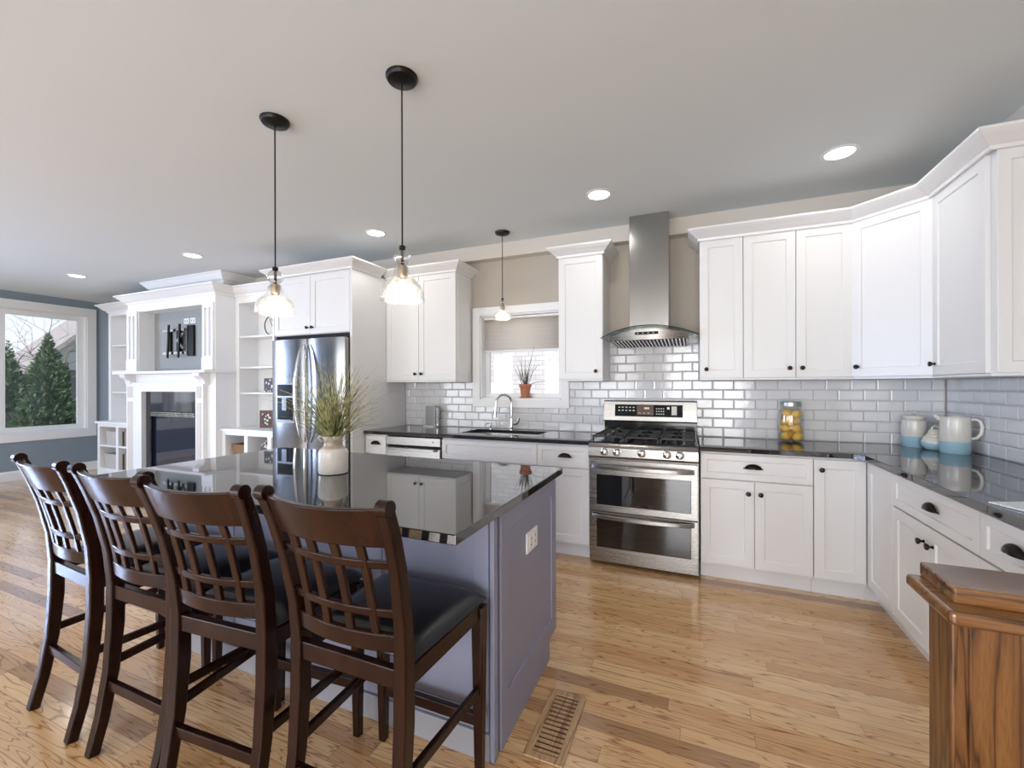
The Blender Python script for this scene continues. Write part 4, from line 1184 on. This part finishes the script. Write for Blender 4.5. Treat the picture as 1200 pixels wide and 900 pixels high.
MB().tube([(-.022, 0, .212), (-.016, 0, .228), (0, 0, .233), (.016, 0, .228), (.022, 0, .212)], .005, 8).build('lid_handle', mcr, r)
r = thing('sugar_pot', 'small squat lidded cream and blue pot between the canister and the pitcher', 'pot', (1.432, 3.60, TC))
MB().lathe([(.040, 0), (.052, .006), (.068, .030), (.068, .055), (.056, .082), (.048, .088)], n=32).build('pot_body', mc2, r)
MB().lathe([(.050, .087), (.050, .092), (.038, .104), (.034, .122), (.026, .130), (.012, .134)], n=28).build('lid', mcr, r)
MB().tube([(-.018, 0, .130), (-.016, 0, .146), (0, 0, .154), (.016, 0, .146), (.018, 0, .130)], .005, 8).build('lid_handle', mcr, r)
MB().tube([(.055, -.02, .080), (.078, -.035, .072), (.084, -.04, .05), (.072, -.034, .028), (.060, -.026, .022)], .006, 8).build('handle', mcr, r)
r = thing('ceramic_pitcher', 'large cream and blue pitcher with loop handle, right of the three ceramics', 'pitcher', (1.475, 3.475, TC))
MB().lathe([(.066, 0), (.070, .006), (.070, .19), (.067, .215), (.069, .222), (.064, .222), (.062, .2), (.062, .02), (.03, .012)], n=36).build('pitcher_body', mc, r)
ca, sa = math.cos(-.42), math.sin(-.42)
MB().tube([(q * ca, q * sa, z) for q, z in ((.064, .205), (.085, .212), (.105, .198), (.113, .165), (.108, .125), (.090, .098), (.066, .092))], [.008, .009, .0095, .0095, .0095, .009, .008], 10).build('handle', mcr, r)
MB().tube([(-.06, .02, .205), (-.078, .026, .222), (-.086, .028, .230)], [.018, .013, .006], 10).build('spout', mcr, r)

# white speckled cutting board at the right edge
m = mat('white_speckled_glass', (.8, .82, .82), .12); t = NT(m); v, *_ = t.pos(); t.col(t.mix(t.ramp(t.noise(v, 300, 2), [(.45, (0, 0, 0)), (.6, (1, 1, 1))]), (.62, .68, .68), (.90, .92, .92)))
o = MB(Matrix.Translation((.955, 2.045, TC + .0005)) @ Matrix.Rotation(R(22), 4, 'Z')).box(.0, .42, -.30, 0, 0, .006).build('cutting_board', m, bevel=.002, smooth=False)
tag(o, 'white speckled glass cutting board on the worktop near the newel post', 'cutting board')

# ------------------------------------------------------------------ newel post
r = thing('newel_post', 'golden oak newel post with stepped cap in the right foreground', 'post', (.62, 1.35, 0))
T = Matrix.Translation((-.62, -1.35, 0))
MB(T).box(.545, .70, 1.305, 1.408, 0, .80).build('shaft', M['newel'], r, bevel=.006, smooth=False, seg=3)
MB(T).box(.575, .672, 1.298, 1.306, .06, .789).build('face_panel', M['newel'], r, bevel=.003, smooth=False)
MB(T).box(.533, .712, 1.285, 1.410, .790, .822).build('neck_moulding', M['newelcap'], r, bevel=.010, smooth=False, seg=3)
MB(T).box(.500, .750, 1.198, 1.411, .820, .850).build('lower_cap', M['newelcap'], r, bevel=.009, smooth=False, seg=3)
MB(T).box(.528, .735, 1.250, 1.409, .849, .884).build('upper_cap', M['newelcap'], r, bevel=.005, smooth=False)

# floor register
r = thing('floor_register', 'oak floor vent grille at the foot of the island end', 'vent', (-.495, 1.63, 0))
MB().slab([-.075, -.048, .048, .075], [-.19, -.16, .145, .172], 0.0005, .008, [(1, 1)]).build('frame', M['ventwood'], r, bevel=.003, smooth=False)
MB().box(-.048, .048, -.16, .145, .0003, .001).build('opening', M['rubber'], r, smooth=False)
mb = MB()
for k in range(13): mb.box(-.048, .048, -.156 + k * .0232, -.143 + k * .0232, .001, .0065)
mb.build('louvers', M['ventwood'], r, smooth=False)

# ------------------------------------------------------------------ fireplace unit
FX0, FX1, FYF = -7.06, -5.245, 3.35
r = thing('fireplace', 'white mantel fireplace with television niche above the black firebox', 'fireplace', ((FX0 + FX1) / 2, D, 0))
cx = (FX0 + FX1) / 2
T = Matrix.Translation((-cx, -D, 0))
BK = D - .003
nx0, nx1, nz0, nz1, ny = -6.80, -5.475, 1.53, 2.33, 3.53
fx0, fx1 = -6.66, -5.545
mb = MB(T)
mb.box(FX0, nx0, FYF, BK, 1.50, 2.46).box(nx1, FX1, FYF, BK, 1.50, 2.46).box(nx0, nx1, FYF, BK, nz1, 2.46)
mb.box(nx0, nx1, FYF, BK, 1.50, nz0)
mb.box(FX0, fx0, FYF, BK, 0, 1.50).box(fx1, FX1, FYF, BK, 0, 1.50).box(fx0, fx1, FYF, BK, 1.27, 1.50)
mb.build('chimney_breast', M['trim'], r, smooth=False)
MB(T).box(nx0, nx1, ny, BK, nz0, nz1).build('niche_back', M['wallniche'], r, smooth=False)
# upper pilasters
for (a, b) in ((-7.045, -6.815), (-5.46, -5.26)):
    p = MB(T @ Matrix(((1, 0, 0, 0), (0, 0, -1, 0), (0, 1, 0, 0), (0, 0, 0, 1))))
    w5 = (b - a) / 5
    p.slab([a + k * w5 for k in range(6)], [1.535, 1.70, 2.28, 2.34], -(FYF - .0005), -(FYF - .024), [(1, 1), (3, 1)])
    p.box(a - .004, b + .004, 1.535, 1.69, -(FYF - .0005), -(FYF - .030))
    p.build('pilaster', M['trim'], r, bevel=.003, smooth=False)
cp_ = [(0, 2.44), (.012, 2.44), (.02, 2.462), (.045, 2.475), (.075, 2.505), (.10, 2.53), (.115, 2.535), (.115, 2.552), (0, 2.552)]
MB(T).sweep([(FX0, BK), (FX0, FYF), (FX1, FYF), (FX1, BK)], cp_).build('crown', M['trim'], r, angle=20)
MB(T).box(FX0 - .06, FX1 + .03, FYF - .15, FYF, 1.497, 1.53).box(FX1, FX1 + .03, FYF, 3.58, 1.497, 1.53).build('mantel_shelf', M['trim'], r, bevel=.006, smooth=False)
for xa in (-7.00, -5.47):
    co = MB(T @ Matrix.Translation((xa, 0, 0)) @ Matrix(((0, 0, 1, 0), (1, 0, 0, 0), (0, 1, 0, 0), (0, 0, 0, 1))))
    co.prism([(FYF, 1.497), (FYF - .13, 1.497), (FYF - .125, 1.46), (FYF - .075, 1.42), (FYF - .06, 1.38), (FYF - .055, 1.36), (FYF, 1.36)], 0, .12)
    co.build('corbel', M['trim'], r, bevel=.003, smooth=False)
# lower surround
sr = MB(T); sr.box(-7.00, -6.66, FYF - .05, FYF, 0, 1.39).box(-5.545, -5.40, FYF - .05, FYF, 0, 1.39).box(-6.66, -5.545, FYF - .05, FYF, 1.27, 1.39)
so = sr.build('surround', M['trim'], r, bevel=.003, smooth=False)
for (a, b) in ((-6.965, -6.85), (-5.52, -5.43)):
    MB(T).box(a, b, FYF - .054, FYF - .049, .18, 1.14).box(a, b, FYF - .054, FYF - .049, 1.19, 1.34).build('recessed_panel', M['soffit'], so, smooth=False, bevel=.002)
Tz = T @ Matrix(((1, 0, 0, 0), (0, 0, -1, 0), (0, 1, 0, 0), (0, 0, 0, 1)))
MB(Tz).slab([fx0, -6.575, -5.60, fx1], [0, .22, 1.02, 1.27], -(FYF + .03), -(FYF + .005), [(1, 1)]).build('black_tile_facing', M['fireglass'], r, smooth=False)
fb = MB(Tz).slab([-6.575, -6.535, -5.64, -5.60], [.22, .27, .95, 1.02], -(FYF + .05), -(FYF + .0), [(1, 1)]).build('firebox_frame', M['blackgloss'], r, smooth=False, bevel=.004)
MB(T).box(-6.535, -5.64, FYF + .03, FYF + .034, .27, .95).build('glass_door', M['fireglass'], fb, smooth=False)
MB(T).box(-6.56, -5.615, FYF + .035, BK, .2, 1.02).build('firebox', M['rubber'], r, smooth=False)
mb = MB(T)
for k in range(3): mb.box(-6.54, -5.635, FYF - .008, FYF + .0, .955 + k * .020, .964 + k * .020)
mb.build('louvers', M['chrome'], fb, smooth=False)
MB(T).box(-7.06, -5.245, FYF - .50, FYF, 0.001, .05).build('hearth', M['granite'], r, smooth=False, bevel=.004)
# ceiling chase with its own crown
cc = [(0, ZC - .12), (.01, ZC - .12), (.02, ZC - .10), (.05, ZC - .08), (.085, ZC - .04), (.10, ZC - .02), (.11, ZC - .015), (.11, ZC - .001), (0, ZC - .001)]
mb = MB(); mb.sweep([(-6.60, BK), (-6.60, 3.42), (-5.20, 3.42), (-5.20, BK)], cc)
mb.box(-6.60, -5.20, 3.42, BK, 2.555, ZC - .001)
o = struct('trim_2', mb, M['trim'])

# shelves each side
def bookcase(label, x0, x1, ztop, base_y, outer_left):
    cx = (x0 + x1) / 2
    r = thing('bookcase', label, 'bookcase', (cx, D, 0)); T = Matrix.Translation((-cx, -D, 0)); yf_ = 3.59
    MB(T).box(x0, x1, BK - .012, BK, .80, 2.46).build('back_panel', M['trim'], r, smooth=False)
    for a in (x0, x1 - .065): MB(T).box(a, a + .065, yf_, BK - .012, .83, 2.46).build('side_panel', M['trim'], r, smooth=False, bevel=.002)
    MB(T).box(x0 + .065, x1 - .065, yf_, BK - .012, ztop, 2.46).build('frieze', M['trim'], r, smooth=False)
    for z in (1.955, 1.576, 1.262): MB(T).box(x0 + .065, x1 - .065, yf_ + .015, BK - .012, z - .022, z).build('shelf', M['trim'], r, smooth=False, bevel=.002)
    if outer_left: path = [(x0, BK), (x0, yf_), (x1, yf_)]
    else: path = [(x0, yf_), (x1, yf_)]
    MB(T).sweep(path, [(o_, z_ + .0) for o_, z_ in cp_]).build('crown', M['trim'], r, angle=20)
    MB(T).box(x0 - (.03 if outer_left else 0), x1, base_y - .02, BK - .012, .797, .83).build('counter', M['trim'], r, smooth=False, bevel=.005)
    # open base with cubbies
    b = MB(T @ Matrix(((1, 0, 0, 0), (0, 0, -1, 0), (0, 1, 0, 0), (0, 0, 0, 1))))
    n = max(2, round((x1 - x0) / .48)); cw = (x1 - x0 - .07) / n
    xs = [x0]; 
    for k in range(n): xs += [x0 + .065 + k * cw, x0 + .005 + (k + 1) * cw]
    xs.append(x1); zs = [.04, .15, .465, .49, .755, .797]
    holes = [(i, j) for i in range(1, 2 * n, 2) for j in (1, 3)]
    b.slab(xs, zs, -(BK - .02), -base_y, holes)
    b.build('cubby_base', M['trim'], r, smooth=False)
    MB(T).box(x0 + .01, x1 - .01, BK - .019, BK - .013, .05, .797).build('cubby_back', M['wallniche'], r, smooth=False)
    MB(T).box(x0, x1, base_y + .03, BK - .02, 0, .04).build('plinth', M['trim'], r, smooth=False)
    return xs
xsL = bookcase('white built-in bookcase between the living room window and fireplace', -8.08, -7.063, 2.39, 3.46, True)
xsR = bookcase('white built-in bookcase between the fireplace and refrigerator', -5.242, -4.005, 2.36, 3.42, False)

# things in the bookcases
def weave(name, c0, c1, s=60):
    m = mat(name, c0, .8); t = NT(m); v, x, y, z = t.pos(True)
    a = t.math('SINE', t.math('MULTIPLY', z, s * 6.0)); b = t.math('SINE', t.math('MULTIPLY', x, s * 3.0))
    f = t.math('MULTIPLY_ADD', t.math('MULTIPLY', a, b), .5, .5)
    t.col(t.mix(f, c0, c1)); t.bump(f, .6, .006); return m
wk = weave('whitewashed_wicker', (.30, .27, .24), (.72, .70, .66)); wk2 = weave('brown_wicker', (.12, .06, .025), (.38, .24, .12))
def basket(x, y, z, w, d, h, m, label, group=None):
    r = thing('wicker_basket', label, 'basket', (x, y, z), 0, group)
    a, b = w / 2, d / 2; q = .92
    mb = MB(); mb.add([(-a * q, -b * q, 0), (a * q, -b * q, 0), (a * q, b * q, 0), (-a * q, b * q, 0), (-a, -b, h), (a, -b, h), (a, b, h), (-a, b, h)], [(3, 2, 1, 0), (0, 1, 5, 4), (1, 2, 6, 5), (2, 3, 7, 6), (3, 0, 4, 7)])
    mb.build('basket_body', m, r, smooth=False, solid=.008)
    MB().tube([(-a, -b, h), (a, -b, h), (a, b, h), (-a, b, h), (-a, -b, h)], .008, 6).build('rim', m, r)
cL = [(xsL[1] + xsL[2]) / 2, (xsL[3] + xsL[4]) / 2]
basket(cL[0] + .02, 3.60, .49, .26, .22, .19, wk, 'whitewashed wicker basket in the upper left cubby by the window')
basket(cL[0], 3.60, .15, .32, .22, .20, wk, 'whitewashed wicker basket in the lower left cubby by the window')
basket((xsR[1] + xsR[2]) / 2, 3.58, .49, .28, .20, .14, wk2, 'brown wicker basket in the cubby right of the fireplace')
bc = [mat('book_black', (.02, .02, .02), .5), mat('book_tan', (.36, .25, .16), .6), mat('book_brown', (.12, .05, .03), .5), mat('book_cream', (.62, .58, .50), .6)]
M['paper'] = mat('book_pages', (.74, .71, .64), .8)
def book(x, y, z, w, d, h, c, label, group):
    r = thing('book', label, 'book', (x, y, z), 0, group)
    MB().box(0, w, -d, -d + .003, 0, h).box(0, .003, -d, 0, 0, h).box(w - .003, w, -d, 0, 0, h).build('cover', c, r, smooth=False)
    MB().box(.003, w - .003, -d + .005, -.004, .003, h - .004).build('pages', M['paper'], r, smooth=False)
for row, (z, g) in enumerate(((.49, 'upper'), (.15, 'lower'))):
    x = xsL[3] + .02
    for k, nm in enumerate(('black', 'tan', 'brown', 'cream')):
        w = (.045, .055, .04, .05)[k]; book(x, 3.66, z, w, .16, .20 + .02 * ((k + row) % 3), bc[k], '%s book standing in the %s right cubby by the fireplace' % (nm, g), 'books in the cubbies left of the fireplace'); x += w + .004
# small figurines on the left shelves
md = mat('dark_metal_ornament', (.03, .025, .02), .4, .5)
def sprig(x, y, z, label, s):
    rnd = random.Random(s); mb = MB(); mb.lathe([(.022, 0), (.026, .02), (.012, .05), (.014, .055)], n=12)
    for i in range(5):
        mb.tube([(0, 0, .05), (rnd.gauss(0, .02), rnd.gauss(0, .02), .10), (rnd.gauss(0, .05), rnd.gauss(0, .03), .16)], [.004, .003, .0015], 5)
    o = mb.build('twig_ornament', md); o.location = (x, y, z); tag(o, label, 'ornament')
sprig(-7.30, 3.68, 1.576 + .0, 'dark twig ornament on the left bookcase shelf just above mantel height', 1)
sprig(-7.24, 3.64, .83, 'dark twig ornament standing on the left bookcase counter', 2)
# ring sculpture, right bookcase top shelf
r = thing('ring_clock', 'thin dark ring ornament with two rods on the upper right bookcase shelf', 'ornament', (-4.75, 3.70, 1.955))
mb = MB(); mb.tube([(.115 * math.cos(2 * PI * k / 32), 0, .125 + .115 * math.sin(2 * PI * k / 32)) for k in range(33)], .006, 8); mb.build('ring', md, r)
MB().tube([(-.03, 0, .21), (.06, 0, .03)], .004, 6).tube([(.0, 0, .21), (.085, 0, .07)], .004, 6).build('rods', md, r)
MB().box(-.05, .05, -.03, .03, 0, .008).build('base', md, r, smooth=False)
m = mat('black_and_cream_pattern', (.5, .5, .5), .5); t = NT(m); v, x, y, z = t.pos(True); vo = t.new('ShaderNodeTexVoronoi'); vo.inputs['Scale'].default_value = 26; t.put(vo.inputs['Vector'], v)
t.col(t.ramp(vo.outputs['Distance'], [(.30, (.66, .62, .52)), (.42, (.05, .04, .03))])); M['pattern'] = m
o = MB().box(-.10, .10, -.05, .05, 0, .17).build('patterned_box', M['pattern'], bevel=.008, smooth=False); o.location = (-4.72, 3.70, 1.262); tag(o, 'black and cream patterned box on the third right bookcase shelf', 'box')
r = thing('photo_frame', 'dark brown standing photo frame on the right bookcase counter', 'frame', (-4.80, 3.68, .83), R(20))
MB().box(-.09, .09, -.012, .012, 0, .21).build('frame_border', bc[2], r, bevel=.004, smooth=False)
MB().box(-.055, .055, -.0145, -.011, .035, .175).build('picture', M['pattern'], r, smooth=False)
MB().box(-.02, .02, .01, .09, 0, .006).build('easel_foot', bc[2], r, smooth=False)
o = MB().lathe([(.04, 0), (.085, .03), (.10, .10), (.085, .17), (.05, .20), (.055, .215)], n=24).build('patterned_urn', M['pattern']); o.location = ((xsR[3] + xsR[4]) / 2, 3.58, .49); tag(o, 'black and cream patterned urn in the second cubby right of the fireplace', 'vase')

# ------------------------------------------------------------------ TV mount and outlets in the niche
r = thing('television_bracket', 'empty black and silver articulated television wall bracket in the fireplace niche', 'bracket', (-6.19, 3.53, 1.93))
MB().box(.14, .27, -.03, -.001, -.20, .20).build('wall_plate', M['black'], r, bevel=.003, smooth=False)
MB().box(-.28, -.21, -.03, -.001, -.13, .13).build('wall_plate', M['black'], r, bevel=.003, smooth=False)
for z in (-.155, .145): MB().box(-.34, .16, -.05, -.03, z - .018, z + .018).build('rail', M['chrome'], r, bevel=.002, smooth=False)
MB().box(-.03, .05, -.06, -.03, -.14, .14).build('carriage', M['black'], r, bevel=.002, smooth=False)
MB().tube([(.10, -.05, .10), (.02, -.075, .0), (.10, -.05, -.10)], .014, 8).build('arm', M['silver'], r)
for x in (-.16, .07): MB().bar([(x + .02, -.085, .215), (x, -.08, 0), (x - .03, -.075, -.22)], .026, .018).build('upright', M['black'], r, bevel=.002)
for x in (-.05, .08):
    o = MB().box(x - .052, x + .052, -.006, -.0005, -.035, .035).build('outlet_plate', M['white'], bevel=.002, smooth=False); o.location = (-6.05, 3.53, 2.19)
    MB().box(x - .03, x - .012, -.0085, -.006, -.016, .016).box(x + .012, x + .03, -.0085, -.006, -.016, .016).build('socket', M['silver'], o, smooth=False)
    tag(o, ('left' if x < 0 else 'right') + ' white outlet plate above the television bracket', 'outlet')
